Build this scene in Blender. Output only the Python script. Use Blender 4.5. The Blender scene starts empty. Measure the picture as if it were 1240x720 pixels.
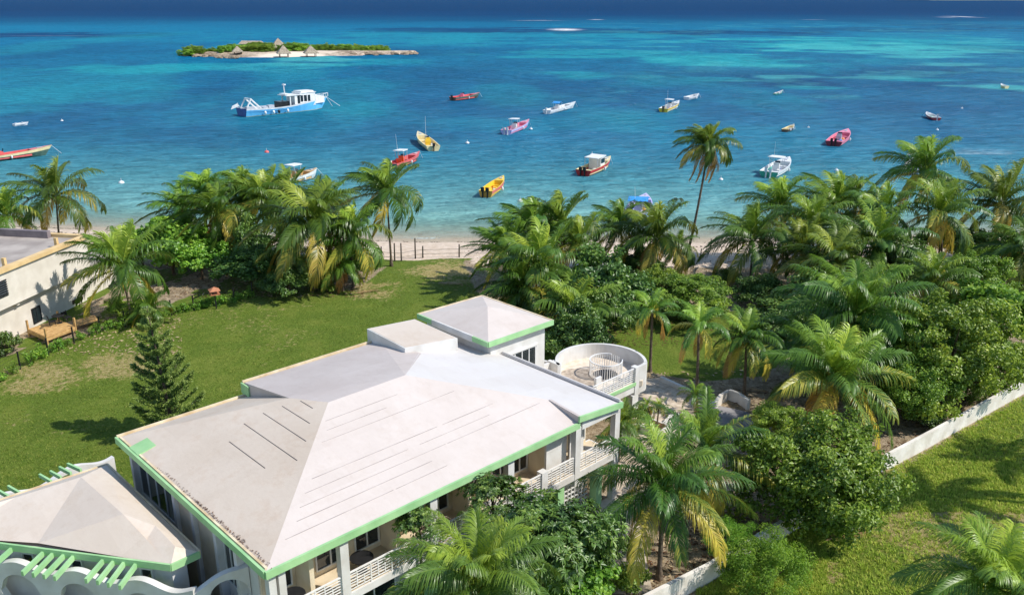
import bpy, math, random
import numpy as np
from mathutils import Vector, Matrix
R = math.radians
PI = math.pi
scene = bpy.context.scene
col = scene.collection

# ------------------------------------------------------------------ camera
F_PX, PITCH, CAM_H = 1053.0, math.atan(363/1053.0), 30.0
cd = bpy.data.cameras.new("camera"); cam = bpy.data.objects.new("camera", cd); col.objects.link(cam)
cam.location = (0, 0, CAM_H); cam.rotation_euler = (PI/2-PITCH, 0, 0)
cd.sensor_width = 36; cd.lens = F_PX/1240*36; cd.clip_start = .5; cd.clip_end = 200000
scene.camera = cam
# ------------------------------------------------------------------ light
SUN_AZ = math.atan2(1.0, -.22); SUN_EL = R(47)
w = bpy.data.worlds.new("World"); scene.world = w; w.use_nodes = True
nt = w.node_tree; nt.nodes.clear()
sky = nt.nodes.new('ShaderNodeTexSky'); sky.sky_type = 'NISHITA'; sky.sun_disc = False
sky.sun_elevation = SUN_EL; sky.sun_rotation = SUN_AZ; sky.air_density = 1; sky.dust_density = .1; sky.ozone_density = 2.0
bg = nt.nodes.new('ShaderNodeBackground'); bg.inputs[1].default_value = .14
wo = nt.nodes.new('ShaderNodeOutputWorld')
nt.links.new(sky.outputs[0], bg.inputs[0]); nt.links.new(bg.outputs[0], wo.inputs[0])
sl = bpy.data.lights.new("sun", 'SUN'); sl.energy = 4.0; sl.angle = R(.5); sl.color = (1, .955, .88)
so = bpy.data.objects.new("sun", sl); col.objects.link(so); so.location = (60, -20, 80)
sdir = Vector((math.sin(SUN_AZ)*math.cos(SUN_EL), math.cos(SUN_AZ)*math.cos(SUN_EL), math.sin(SUN_EL)))
so.rotation_euler = sdir.to_track_quat('Z', 'Y').to_euler()
vs = scene.view_settings; vs.view_transform = 'Standard'; vs.look = 'None'; vs.exposure = .36; vs.gamma = 1; vs.use_curve_mapping = False
scene.render.engine = 'CYCLES'
scene.cycles.max_bounces = 6; scene.cycles.transparent_max_bounces = 6; scene.cycles.transmission_bounces = 3
scene.cycles.caustics_reflective = False; scene.cycles.caustics_refractive = False

# ------------------------------------------------------------------ helpers
fw = Vector((0, math.cos(PITCH), -math.sin(PITCH))); upv = Vector((0, math.sin(PITCH), math.cos(PITCH)))
def at(px, py, z=1.8):
    """world point on the level z that the survey pixel (1240x720) sees"""
    d = fw + Vector((1, 0, 0))*((px-620)/F_PX) - upv*((py-360)/F_PX)
    return Vector((0, 0, CAM_H)) + d*((z-CAM_H)/d.z)
def srgb(r, g, b):
    f = lambda c: (c/255/12.92) if c/255 <= .04045 else ((c/255+.055)/1.055)**2.4
    return (f(r), f(g), f(b), 1)

def mat(name, c1, c2=None, scale=3., rough=.6, bump=0., bscale=None, spec=.4, detail=4, metallic=0, lo=.35, hi=.65, coord='Object'):
    m = bpy.data.materials.new(name); m.use_nodes = True; n = m.node_tree; P = n.nodes['Principled BSDF']
    P.inputs['Roughness'].default_value = rough; P.inputs['Specular IOR Level'].default_value = spec
    P.inputs['Metallic'].default_value = metallic
    tc = n.nodes.new('ShaderNodeTexCoord')
    c1 = tuple(c1)[:3]+(1,)
    if c2 is None: c2 = tuple(x*.82 for x in c1[:3])+(1,)
    c2 = tuple(c2)[:3]+(1,)
    nz = n.nodes.new('ShaderNodeTexNoise'); nz.inputs['Scale'].default_value = scale; nz.inputs['Detail'].default_value = detail
    n.links.new(tc.outputs[coord], nz.inputs['Vector'])
    rp = n.nodes.new('ShaderNodeValToRGB'); rp.color_ramp.elements[0].position = lo; rp.color_ramp.elements[1].position = hi
    rp.color_ramp.elements[0].color = c2; rp.color_ramp.elements[1].color = c1
    n.links.new(nz.outputs[0], rp.inputs[0]); n.links.new(rp.outputs[0], P.inputs['Base Color'])
    if bump:
        nb = n.nodes.new('ShaderNodeTexNoise'); nb.inputs['Scale'].default_value = bscale or scale*4; nb.inputs['Detail'].default_value = 5
        n.links.new(tc.outputs[coord], nb.inputs['Vector'])
        bp = n.nodes.new('ShaderNodeBump'); bp.inputs['Strength'].default_value = bump; bp.inputs['Distance'].default_value = .05
        n.links.new(nb.outputs[0], bp.inputs['Height']); n.links.new(bp.outputs[0], P.inputs['Normal'])
    return m

def leafmat(name, stops, rough=.4, trans=.35, spec=.5, hue=.06):
    """colour from the per-leaf attribute 'age' (0 young .. 1 dead) plus a per-object shift"""
    m = bpy.data.materials.new(name); m.use_nodes = True; n = m.node_tree; P = n.nodes['Principled BSDF']; out = n.nodes['Material Output']
    a = n.nodes.new('ShaderNodeAttribute'); a.attribute_name = 'age'
    oi = n.nodes.new('ShaderNodeObjectInfo')
    rp = n.nodes.new('ShaderNodeValToRGB'); e = rp.color_ramp.elements
    while len(e) < len(stops): e.new(.5)
    for k, (p, c) in enumerate(stops): e[k].position = p; e[k].color = tuple(c)[:3]+(1,)
    n.links.new(a.outputs['Fac'], rp.inputs[0])
    hs = n.nodes.new('ShaderNodeHueSaturation')
    mp = n.nodes.new('ShaderNodeMapRange'); mp.inputs[3].default_value = 1-hue*4; mp.inputs[4].default_value = 1+hue*5
    n.links.new(oi.outputs['Random'], mp.inputs[0]); n.links.new(mp.outputs[0], hs.inputs['Value'])
    mp2 = n.nodes.new('ShaderNodeMapRange'); mp2.inputs[3].default_value = .5-hue*.25; mp2.inputs[4].default_value = .5+hue*.25
    ml = n.nodes.new('ShaderNodeMath'); ml.operation = 'FRACT'; m2 = n.nodes.new('ShaderNodeMath'); m2.operation = 'MULTIPLY'; m2.inputs[1].default_value = 7.3
    n.links.new(oi.outputs['Random'], m2.inputs[0]); n.links.new(m2.outputs[0], ml.inputs[0]); n.links.new(ml.outputs[0], mp2.inputs[0]); n.links.new(mp2.outputs[0], hs.inputs['Hue'])
    n.links.new(rp.outputs[0], hs.inputs['Color']); n.links.new(hs.outputs[0], P.inputs['Base Color'])
    P.inputs['Roughness'].default_value = rough; P.inputs['Specular IOR Level'].default_value = spec
    tr = n.nodes.new('ShaderNodeBsdfTranslucent'); n.links.new(hs.outputs[0], tr.inputs[0])
    mx = n.nodes.new('ShaderNodeMixShader'); mx.inputs[0].default_value = trans
    n.links.new(P.outputs[0], mx.inputs[1]); n.links.new(tr.outputs[0], mx.inputs[2]); n.links.new(mx.outputs[0], out.inputs[0])
    return m

class MB:
    """collects shapes and links them as ONE mesh object"""
    def __init__(s): s.v = []; s.f = []; s.mi = []; s.mats = []
    def _m(s, m):
        if m not in s.mats: s.mats.append(m)
        return s.mats.index(m)
    def add(s, vs, fs, m=0):
        b = len(s.v); s.v += [tuple(p) for p in vs]; s.f += [tuple(b+i for i in f) for f in fs]; s.mi += [m]*len(fs); return s
    def box(s, x0, x1, y0, y1, z0, z1, m=0, bev=0):
        vs = [(x0,y0,z0),(x1,y0,z0),(x1,y1,z0),(x0,y1,z0),(x0,y0,z1),(x1,y0,z1),(x1,y1,z1),(x0,y1,z1)]
        return s.add(vs, [(0,3,2,1),(4,5,6,7),(0,1,5,4),(1,2,6,5),(2,3,7,6),(3,0,4,7)], m)
    def prism(s, poly, z0, z1, m=0):
        """poly: list of xy; z0/z1 numbers or lists"""
        k = len(poly); za = z0 if hasattr(z0, '__len__') else [z0]*k; zb = z1 if hasattr(z1, '__len__') else [z1]*k
        vs = [(x, y, za[i]) for i, (x, y) in enumerate(poly)]+[(x, y, zb[i]) for i, (x, y) in enumerate(poly)]
        fs = [tuple(reversed(range(k))), tuple(range(k, 2*k))]+[(i, (i+1) % k, k+(i+1) % k, k+i) for i in range(k)]
        return s.add(vs, fs, m)
    def slab(s, pts, t, m=0):
        """thick sheet from 3-D polygon, t downwards"""
        k = len(pts); vs = [tuple(p) for p in pts]+[(p[0], p[1], p[2]-t) for p in pts]
        fs = [tuple(range(k)), tuple(reversed(range(k, 2*k)))]+[((i+1) % k, i, k+i, k+(i+1) % k) for i in range(k)]
        return s.add(vs, fs, m)
    def bar(s, p, q, wd, h=None, m=0, up=(0, 0, 1)):
        p = Vector(p); q = Vector(q); d = (q-p).normalized(); u = Vector(up)
        if abs(d.dot(u)) > .95: u = Vector((1, 0, 0))
        a = d.cross(u).normalized()*(wd/2); b = a.cross(d).normalized()*((h or wd)/2)
        vs = [p-a-b, p+a-b, p+a+b, p-a+b, q-a-b, q+a-b, q+a+b, q-a+b]
        return s.add(vs, [(0,3,2,1),(4,5,6,7),(0,1,5,4),(1,2,6,5),(2,3,7,6),(3,0,4,7)], m)
    def tube(s, pts, rad, n=8, m=0, cap=True):
        pts = [Vector(p) for p in pts]; rs = rad if hasattr(rad, '__len__') else [rad]*len(pts); rings = []
        for i, p in enumerate(pts):
            d = (pts[min(i+1, len(pts)-1)]-pts[max(i-1, 0)]).normalized()
            u = Vector((0, 0, 1)) if abs(d.z) < .9 else Vector((0, 1, 0))
            a = d.cross(u).normalized(); b = a.cross(d)
            rings += [p+(a*math.cos(2*PI*k/n)+b*math.sin(2*PI*k/n))*rs[i] for k in range(n)]
        fs = [(i*n+k, i*n+(k+1) % n, (i+1)*n+(k+1) % n, (i+1)*n+k) for i in range(len(pts)-1) for k in range(n)]
        if cap: fs += [tuple(reversed(range(n))), tuple((len(pts)-1)*n+k for k in range(n))]
        return s.add(rings, fs, m)
    def lathe(s, prof, c=(0, 0, 0), n=12, m=0):
        vs = []
        for r, z in prof: vs += [(c[0]+r*math.cos(2*PI*k/n), c[1]+r*math.sin(2*PI*k/n), c[2]+z) for k in range(n)]
        fs = [(i*n+k, i*n+(k+1) % n, (i+1)*n+(k+1) % n, (i+1)*n+k) for i in range(len(prof)-1) for k in range(n)]
        return s.add(vs, fs, m)
    def build(s, name, m, parent=None, smooth=False, loc=None):
        me = bpy.data.meshes.new(name); me.from_pydata(s.v, [], s.f)
        ms = m if isinstance(m, (list, tuple)) else [m]
        for q in ms: me.materials.append(q)
        if len(ms) > 1: me.polygons.foreach_set('material_index', s.mi)
        if smooth: me.polygons.foreach_set('use_smooth', [True]*len(s.f))
        me.validate(); me.update()
        o = bpy.data.objects.new(name, me); col.objects.link(o)
        if parent: o.parent = parent
        if loc: o.location = loc
        return o
def tag(o, label=None, cat=None, group=None, kind=None):
    if label: o['label'] = label
    if cat: o['category'] = cat
    if group: o['group'] = group
    if kind: o['kind'] = kind
    return o
def empty(name, loc, rz=0, label=None, cat=None, group=None):
    o = bpy.data.objects.new(name, None); col.objects.link(o); o.location = loc; o.rotation_euler = (0, 0, rz); o.empty_display_size = .3
    return tag(o, label, cat, group)
def copy_tree(o, parent=None):
    c = o.copy(); col.objects.link(c)
    if parent is not None: c.parent = parent
    for ch in KIDS.get(o.name, []): copy_tree(ch, c)
    return c
KIDS = {}
def remember(o):
    KIDS[o.name] = [c for c in o.children]
    for c in o.children: remember(c)

rng = random.Random(7)
# ------------------------------------------------------------------ noise on arrays
def vnoise(x, y, seed=0):
    xi = np.floor(x).astype(np.int64); yi = np.floor(y).astype(np.int64); xf = x-xi; yf = y-yi
    def h(a, b):
        n = (a*374761393+b*668265263+seed*1442695041) & 0xffffffff
        n = ((n ^ (n >> 13))*1274126177) & 0xffffffff
        return ((n ^ (n >> 16)) & 0xffff)/65535.
    u = xf*xf*(3-2*xf); v = yf*yf*(3-2*yf)
    return (h(xi, yi)*(1-u)+h(xi+1, yi)*u)*(1-v)+(h(xi, yi+1)*(1-u)+h(xi+1, yi+1)*u)*v
def fbm(x, y, o=4, seed=0):
    r = 0; a = .5; t = 0
    for k in range(o): r = r+a*vnoise(x*2**k, y*2**k, seed+k*17); t += a; a *= .5
    return r/t
def grid_mesh(name, X, Y, Z, attrs, cols, m, smooth=True):
    ny, nx = X.shape
    me = bpy.data.meshes.new(name); me.vertices.add(nx*ny)
    me.vertices.foreach_set('co', np.stack([X, Y, Z], -1).astype(np.float32).ravel())
    i = np.arange(ny-1)[:, None]*nx+np.arange(nx-1)[None, :]
    q = np.stack([i, i+1, i+1+nx, i+nx], -1).reshape(-1, 4)
    me.loops.add(q.size); me.loops.foreach_set('vertex_index', q.ravel().astype(np.int32))
    me.polygons.add(len(q)); me.polygons.foreach_set('loop_start', np.arange(0, q.size, 4, dtype=np.int32)); me.polygons.foreach_set('loop_total', np.full(len(q), 4, dtype=np.int32))
    me.update(calc_edges=True)
    if smooth: me.polygons.foreach_set('use_smooth', [True]*len(q))
    for k, a in attrs.items():
        at_ = me.attributes.new(k, 'FLOAT', 'POINT'); at_.data.foreach_set('value', np.asarray(a, dtype=np.float32).ravel())
    for k, a in cols.items():
        at_ = me.attributes.new(k, 'FLOAT_COLOR', 'POINT'); at_.data.foreach_set('color', np.concatenate([a, np.ones(a.shape[:-1]+(1,))], -1).astype(np.float32).ravel())
    me.materials.append(m); o = bpy.data.objects.new(name, me); col.objects.link(o); return o

# ================================================================== SETTING
GZ = 1.8
def shore_y(x):   # y of the waterline
    return np.interp(x, [-200, -90, -61, -35, -11, 27, 60, 120, 250], [135, 122, 117, 113, 110.5, 110.5, 112, 118, 130])
def terrain_z(x, y):
    sd = shore_y(x)-y+ (vnoise(x/9., y*0+3.1, 5)-.5)*1.6
    z = np.where(sd > 0, np.minimum(GZ, sd*.14), sd*.055)
    k = np.clip((sd-6)/9, 0, 1)
    z = np.where(sd > 0, np.minimum(z, GZ), z)
    return z + np.where(sd > 12, (fbm(x/7., y/7., 3, 3)-.5)*.12, 0)
def smooth01(t): t = np.clip(t, 0, 1); return t*t*(3-2*t)
def poly_mask(X, Y, pts, soft=.6):
    """soft inside test"""
    d = np.full(X.shape, 1e9); ins = np.zeros(X.shape, bool); n = len(pts)
    for i in range(n):
        x0, y0 = pts[i]; x1, y1 = pts[(i+1) % n]; dx, dy = x1-x0, y1-y0
        t = np.clip(((X-x0)*dx+(Y-y0)*dy)/(dx*dx+dy*dy+1e-9), 0, 1)
        d = np.minimum(d, np.hypot(X-x0-t*dx, Y-y0-t*dy))
        c = ((y0 > Y) != (y1 > Y)) & (X < (x1-x0)*(Y-y0)/(y1-y0+1e-12)+x0); ins ^= c
    return smooth01(.5+np.where(ins, d, -d)/(2*soft))
def P2(l, z=GZ): return [tuple(at(a, b, z)[:2]) for a, b in l]

xs = np.concatenate([np.linspace(-320, -80, 60), np.arange(-79, 80, .6), np.linspace(81, 320, 60)])
ys = np.concatenate([np.linspace(-60, 20, 30), np.arange(21, 124, .6), np.linspace(125, 190, 30)])
X, Y = np.meshgrid(xs, ys); Z = terrain_z(X, Y)
sd = shore_y(X)-Y
n1 = fbm(X/4., Y/4., 4, 11)
beach = smooth01((16.2-sd+(n1-.5)*3)/1.6)
beach = np.maximum(beach*1., poly_mask(X, Y, P2([(570,320),(1240,330),(1240,290),(570,290)]), 2))
yard = np.zeros(X.shape)
yard = np.maximum(yard, poly_mask(X, Y, P2([(-60,450),(20,432),(60,415),(130,400),(180,372),(235,352),(290,342),(340,330),(330,300),(180,300),(100,360),(-60,420)]), 1.2)*smooth01((n1-.40)*9)*.85)
yard = np.maximum(yard, poly_mask(X, Y, P2([(165,385),(180,355),(228,350),(234,356),(195,372)]), .8))
# palm garden between villa and wall
garden = poly_mask(X, Y, P2([(560,315),(575,350),(640,400),(760,420),(850,460),(905,492),(930,470),(960,500),(960,560),(860,640),(760,719),(700,719),(700,640),(760,560),(760,480),(900,720),(1085,570),(1240,480),(1420,350),(1240,300),(900,310)]), 1.5)
garden = np.maximum(garden, poly_mask(X, Y, P2([(700,380),(1240,280),(1240,470),(1085,560),(800,760),(690,760),(700,500)]), 1.2))
lawn2 = poly_mask(X, Y, P2([(735,395),(800,372),(900,378),(950,395),(965,425),(925,455),(850,462),(790,452),(745,420)]), .8)
garden = garden*(1-lawn2)
yard = np.maximum(yard, garden)
yard = np.maximum(yard, poly_mask(X, Y, P2([(400,345),(425,330),(470,322),(440,345),(420,352)]), 1.0)*.9)
dry = smooth01((fbm(X/5., Y/5., 5, 41)-.47)*5)*.4
for (a, b, rr, s_) in [(150,445,3.,1.), (55,460,3.5,.8), (130,440,3,.7), (40,450,4,.6), (280,380,2.5,.5), (300,420,3,.35), (450,350,5,.6), (540,330,6,.7), (500,400,4,.4), (1060,570,2.5,.8), (1110,640,3,.9), (1200,640,4,.8), (990,690,1.5,.8), (1240,650,4,.8),(1130,690,3,.5)]:
    p = at(a, b, GZ); dry = np.maximum(dry, s_*np.exp(-(((X-p.x)**2+(Y-p.y)**2)/rr**2))*np.clip(.35+1.3*fbm(X/1.3, Y/1.3, 3, 8), 0, 1.2))
wet = smooth01((4.2-sd)/2.2)

def ground_material():
    m = bpy.data.materials.new('ground'); m.use_nodes = True; n = m.node_tree; P = n.nodes['Principled BSDF']
    tc = n.nodes.new('ShaderNodeTexCoord')
    def noise(sc, det=5, rough=.6):
        k = n.nodes.new('ShaderNodeTexNoise'); k.inputs['Scale'].default_value = sc; k.inputs['Detail'].default_value = det; k.inputs['Roughness'].default_value = rough
        n.links.new(tc.outputs['Object'], k.inputs['Vector']); return k.outputs[0]
    def ramp(src, stops):
        r = n.nodes.new('ShaderNodeValToRGB'); e = r.color_ramp.elements
        while len(e) < len(stops): e.new(.5)
        for k, (p, c) in enumerate(stops): e[k].position = p; e[k].color = c
        n.links.new(src, r.inputs[0]); return r.outputs[0]
    def attr(nm):
        a = n.nodes.new('ShaderNodeAttribute'); a.attribute_name = nm; return a.outputs['Fac']
    def mix(f, a, b):
        k = n.nodes.new('ShaderNodeMix'); k.data_type = 'RGBA'; n.links.new(f, k.inputs['Factor']); n.links.new(a, k.inputs['A']); n.links.new(b, k.inputs['B']); return k.outputs['Result']
    def edge(nm, sc, amp):   # attribute with its edge broken by noise
        a = n.nodes.new('ShaderNodeMath'); a.operation = 'MULTIPLY_ADD'; n.links.new(noise(sc, 5, .7), a.inputs[0]); a.inputs[1].default_value = amp; n.links.new(attr(nm), a.inputs[2])
        b = n.nodes.new('ShaderNodeMapRange'); n.links.new(a.outputs[0], b.inputs[0]); b.inputs[1].default_value = .42+amp/2; b.inputs[2].default_value = .58+amp/2; b.interpolation_type = 'SMOOTHSTEP'; return b.outputs[0]
    g1 = ramp(noise(.35, 6), [(.3, srgb(74, 98, 28)), (.5, srgb(96, 120, 38)), (.68, srgb(126, 136, 56))])
    g2 = ramp(noise(9, 4, .8), [(.33, srgb(58, 78, 20)), (.5, srgb(100, 118, 40)), (.68, srgb(152, 156, 82))])
    gm = n.nodes.new('ShaderNodeMix'); gm.data_type = 'RGBA'; gm.inputs[0].default_value = .5; n.links.new(g1, gm.inputs['A']); n.links.new(g2, gm.inputs['B'])
    dryc = ramp(noise(3.5, 6, .75), [(.3, srgb(128, 122, 60)), (.5, srgb(160, 146, 94)), (.7, srgb(190, 172, 128))])
    grass = mix(edge('dry', 2.2, 1.1), gm.outputs['Result'], dryc)
    yardc = ramp(noise(2.5, 8, .75), [(.3, srgb(92, 76, 56)), (.45, srgb(150, 132, 106)), (.6, srgb(186, 168, 142)), (.75, srgb(206, 190, 166))])
    c = mix(edge('yard', 1.4, .8), grass, yardc)
    sand = ramp(noise(1.2, 7, .6), [(.3, srgb(206, 184, 160)), (.55, srgb(226, 205, 184)), (.75, srgb(238, 222, 204))])
    c = mix(edge('beach', .9, .5), c, sand)
    wetc = ramp(noise(1, 3), [(.3, srgb(176, 160, 138)), (.7, srgb(190, 176, 154))])
    c = mix(attr('wet'), c, wetc)
    n.links.new(c, P.inputs['Base Color']); P.inputs['Roughness'].default_value = .9; P.inputs['Specular IOR Level'].default_value = .15
    ad = n.nodes.new('ShaderNodeMath'); ad.operation = 'MULTIPLY_ADD'; n.links.new(noise(14, 4, .8), ad.inputs[0]); ad.inputs[1].default_value = .6; n.links.new(noise(2.2, 3), ad.inputs[2])
    bp = n.nodes.new('ShaderNodeBump'); bp.inputs['Strength'].default_value = .9; bp.inputs['Distance'].default_value = .22
    n.links.new(ad.outputs[0], bp.inputs['Height']); n.links.new(bp.outputs[0], P.inputs['Normal'])
    return m
ground = grid_mesh('ground', X, Y, Z, dict(beach=beach, yard=yard, dry=dry, wet=wet), {}, ground_material()); ground['kind'] = 'structure'

# ---- sea: polar sheet, colour = what lies under the water (sand, reef, depth), with wave shading painted over it
def dist_of(py): return CAM_H/math.tan(PITCH+math.atan((py-360)/F_PX))
az = np.linspace(R(-52), R(52), 620)
rr = np.concatenate([np.exp(np.linspace(math.log(84), math.log(6000), 560)), [9000, 16000, 40000, 120000]])
AZ, RR = np.meshgrid(az, rr); SX = RR*np.sin(AZ); SY = RR*np.cos(AZ)
stops = [(290,(164,198,184)),(283,(152,196,184)),(270,(136,186,176)),(245,(104,160,162)),(215,(72,140,152)),(190,(50,126,150)),(160,(38,112,146)),(130,(30,102,140)),(105,(20,102,140)),(85,(16,104,140)),(70,(12,110,146)),(50,(10,112,150)),(34,(10,114,150)),(28.5,(6,100,138)),(24,(2,80,120)),(18,(0,62,106)),(12,(0,56,98)),(3,(0,58,100))]
sdv = np.array([math.log(dist_of(p)) for p, c in stops]); scv = np.array([srgb(*c)[:3] for p, c in stops])
warp = (fbm(SX/90., SY/160., 4, 21)-.5)
near = np.clip((700-SY)/500, 0.15, 1)
L = np.log(np.maximum(SY, 60))+warp*.16*np.clip((SY-110)/60, .1, 1)
base = np.stack([np.interp(L, sdv, scv[:, k]) for k in range(3)], -1)
def lerp(a, b, t): return a*(1-t[..., None])+np.array(b)*t[..., None]
teal = srgb(30, 152, 164)[:3]; dark = srgb(4, 62, 108)[:3]; pale = srgb(84, 190, 184)[:3]
# reef and sand patches: (px, py, half-width, half-height on the survey sheet, colour, strength)
patch = [(150,83,85,5,teal,.75),(95,115,130,14,teal,.25),(40,43,140,3.5,dark,.9),(60,60,160,9,dark,.35),(250,44,160,6,teal,.1),(430,62,110,7,dark,.3),(370,75,60,7,pale,.55),(300,80,120,4,teal,.45),(460,76,60,4,teal,.4),
 (600,45,260,9,teal,.35),(560,36,120,3,dark,.75),(690,37,130,3.2,dark,.7),(620,62,140,5,dark,.3),(720,66,120,6,teal,.6),(700,92,40,5,teal,.6),(540,88,60,6,dark,.3),(470,100,80,9,dark,.2),
 (1010,54,160,10,teal,.85),(1090,60,120,9,pale,.35),(870,72,110,7,teal,.8),(900,84,70,7,pale,.15),(900,40,100,3,dark,.85),(1100,36,160,3,dark,.6),(1180,32,80,3.5,dark,.5),(1230,62,40,9,dark,.4),
 (970,92,160,8,dark,.45),(1080,104,150,9,dark,.6),(1160,84,110,5,dark,.35),(1100,97,60,2.5,teal,.6),(1050,95,55,2,pale,.35),(1195,105,70,3.6,pale,.55),(1000,107,50,2.5,teal,.5),(950,93,40,2,pale,.4),(1150,78,50,2,pale,.4),(870,95,35,3,teal,.5),
 (690,115,120,10,dark,.25),(300,112,140,9,dark,.25),(520,128,90,12,dark,.2),(440,130,40,8,teal,.25),(650,150,120,10,teal,.2),(880,165,110,12,teal,.15),(90,150,120,16,dark,.3),(250,165,120,12,dark,.3),(500,163,90,12,dark,.25),(1130,130,120,10,dark,.3),(760,100,160,7,dark,.25)]
n2 = fbm(SX/26., SY/20., 5, 55); n3 = fbm(SX/60., SY/150., 5, 77); n4 = fbm(SX/7., SY/14., 3, 99)
for (a, b, hw, hh, cc, s_) in patch:
    c0 = at(a, b, 0); ex = abs(at(a+hw, b, 0).x-c0.x); ey = (dist_of(b-hh)-dist_of(b+hh))/2*1.0
    gx = (SX-c0.x)/ex; gy = (SY-c0.y)/ey; q = np.exp(-(np.abs(gx)**2.4+np.abs(gy)**2.4)*1.0)
    t = np.clip(smooth01((q*1.5+(n2-.5)*3.4+(n3-.5)*1.4)*1.0-.15)*np.clip(q*3, 0, 1), 0, 1)*s_
    base = lerp(base, cc, t)
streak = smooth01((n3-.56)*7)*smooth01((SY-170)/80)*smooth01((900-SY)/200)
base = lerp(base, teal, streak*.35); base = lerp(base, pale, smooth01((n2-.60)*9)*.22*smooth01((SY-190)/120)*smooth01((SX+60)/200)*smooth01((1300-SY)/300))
base = lerp(base, dark, smooth01((.44-n2)*6)*.22*smooth01((SY-150)/60)*smooth01((1200-SY)/500))
base *= (1+(n4-.5)*.22*np.clip(400/SY, 0, 1))[..., None]
foam = np.zeros(SX.shape)
for (a, b, hw, hh, s_) in [(684,36,17,1.2,1.),(650,25,26,.3,.35),(1166,20.5,6,.8,1.),(1146,21,9,.35,.5),(722,24,8,.3,.5),(60,43.5,60,.25,.12),(520,289,26,.9,.9),(470,290,12,.8,.7),(985,24,14,.3,.2),(1185,183,40,3,.12),(1190,186,40,1.,.25)]:
    c0 = at(a, b, 0); ex = abs(at(a+hw, b, 0).x-c0.x); ey = max((dist_of(b-hh)-dist_of(b+hh))/2, .3)
    foam = np.maximum(foam, s_*np.exp(-(((SX-c0.x)/ex)**2+((SY-c0.y)/ey)**2)**1.5)*np.clip(vnoise(SX/ex*14, SY/ey*2, 4)*2.2, .2, 1))
ssd = SY-shore_y(SX)
swash = np.exp(-((ssd-.5-(vnoise(SX/5., SY*0, 61))*2.2)/.35)**2)*(.35+.65*vnoise(SX/3.5, SY*0+9, 64))
foam = np.maximum(foam, .5*swash)
clear = smooth01((ssd+1.0)/18.)*.72+.28*smooth01((ssd+.6)/3.)
def sea_material():
    m = bpy.data.materials.new('sea'); m.use_nodes = True; n = m.node_tree; P = n.nodes['Principled BSDF']; out = n.nodes['Material Output']
    n.nodes.remove(P); a = n.nodes.new('ShaderNodeAttribute'); a.attribute_name = 'bed'; f = n.nodes.new('ShaderNodeAttribute'); f.attribute_name = 'foam'; c = n.nodes.new('ShaderNodeAttribute'); c.attribute_name = 'opaque'
    tc = n.nodes.new('ShaderNodeTexCoord')
    def noise(sx, sy, det, ro=.6, rot=0):
        mp = n.nodes.new('ShaderNodeMapping'); mp.inputs['Scale'].default_value = (sx, sy, 1); mp.inputs['Rotation'].default_value = (0, 0, rot); n.links.new(tc.outputs['Object'], mp.inputs[0])
        k = n.nodes.new('ShaderNodeTexNoise'); k.inputs['Scale'].default_value = 1; k.inputs['Detail'].default_value = det; k.inputs['Roughness'].default_value = ro; n.links.new(mp.outputs[0], k.inputs['Vector']); return k.outputs[0]
    mx = n.nodes.new('ShaderNodeMix'); mx.data_type = 'RGBA'; n.links.new(f.outputs['Fac'], mx.inputs[0]); n.links.new(a.outputs['Color'], mx.inputs['A']); mx.inputs['B'].default_value = (.8, .84, .84, 1)
    df = n.nodes.new('ShaderNodeBsdfDiffuse'); gl = n.nodes.new('ShaderNodeBsdfGlossy'); gl.inputs['Roughness'].default_value = .2
    wave_shade = n.nodes.new('ShaderNodeMapRange'); wave_shade.inputs[1].default_value = .36; wave_shade.inputs[2].default_value = .64; wave_shade.inputs[3].default_value = .78; wave_shade.inputs[4].default_value = 1.24; n.links.new(noise(.16, .5, 6, .72, .05), wave_shade.inputs[0])  # light and shade of wave faces painted as streaks in the water colour
    mm = n.nodes.new('ShaderNodeVectorMath'); mm.operation = 'SCALE'; n.links.new(mx.outputs['Result'], mm.inputs[0]); n.links.new(wave_shade.outputs[0], mm.inputs['Scale']); n.links.new(mm.outputs[0], df.inputs['Color'])
    fr = n.nodes.new('ShaderNodeFresnel'); fr.inputs[0].default_value = 1.33; mr = n.nodes.new('ShaderNodeMapRange'); mr.inputs[2].default_value = .9; mr.inputs[3].default_value = .025; mr.inputs[4].default_value = .12
    n.links.new(fr.outputs[0], mr.inputs[0]); body = n.nodes.new('ShaderNodeMixShader'); n.links.new(mr.outputs[0], body.inputs[0]); n.links.new(df.outputs[0], body.inputs[1]); n.links.new(gl.outputs[0], body.inputs[2])
    s1 = n.nodes.new('ShaderNodeMath'); s1.operation = 'MULTIPLY_ADD'; n.links.new(noise(.32, .95, 6, .62, .12), s1.inputs[0]); s1.inputs[1].default_value = 1.; s0 = n.nodes.new('ShaderNodeMath'); s0.operation = 'MULTIPLY'; s0.inputs[1].default_value = 3.; n.links.new(noise(.10, .27, 4, .55, -.1), s0.inputs[0]); n.links.new(s0.outputs[0], s1.inputs[2])
    bp = n.nodes.new('ShaderNodeBump'); bp.inputs['Strength'].default_value = 1.; bp.inputs['Distance'].default_value = 1.3; n.links.new(s1.outputs[0], bp.inputs['Height']); n.links.new(bp.outputs[0], df.inputs['Normal']); n.links.new(bp.outputs[0], gl.inputs['Normal']); n.links.new(bp.outputs[0], fr.inputs['Normal'])
    tr = n.nodes.new('ShaderNodeBsdfTransparent'); ms = n.nodes.new('ShaderNodeMixShader')
    mxx = n.nodes.new('ShaderNodeMath'); mxx.operation = 'MAXIMUM'; n.links.new(c.outputs['Fac'], mxx.inputs[0]); n.links.new(f.outputs['Fac'], mxx.inputs[1])
    n.links.new(mxx.outputs[0], ms.inputs[0]); n.links.new(tr.outputs[0], ms.inputs[1]); n.links.new(body.outputs[0], ms.inputs[2]); n.links.new(ms.outputs[0], out.inputs[0])
    return m
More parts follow.
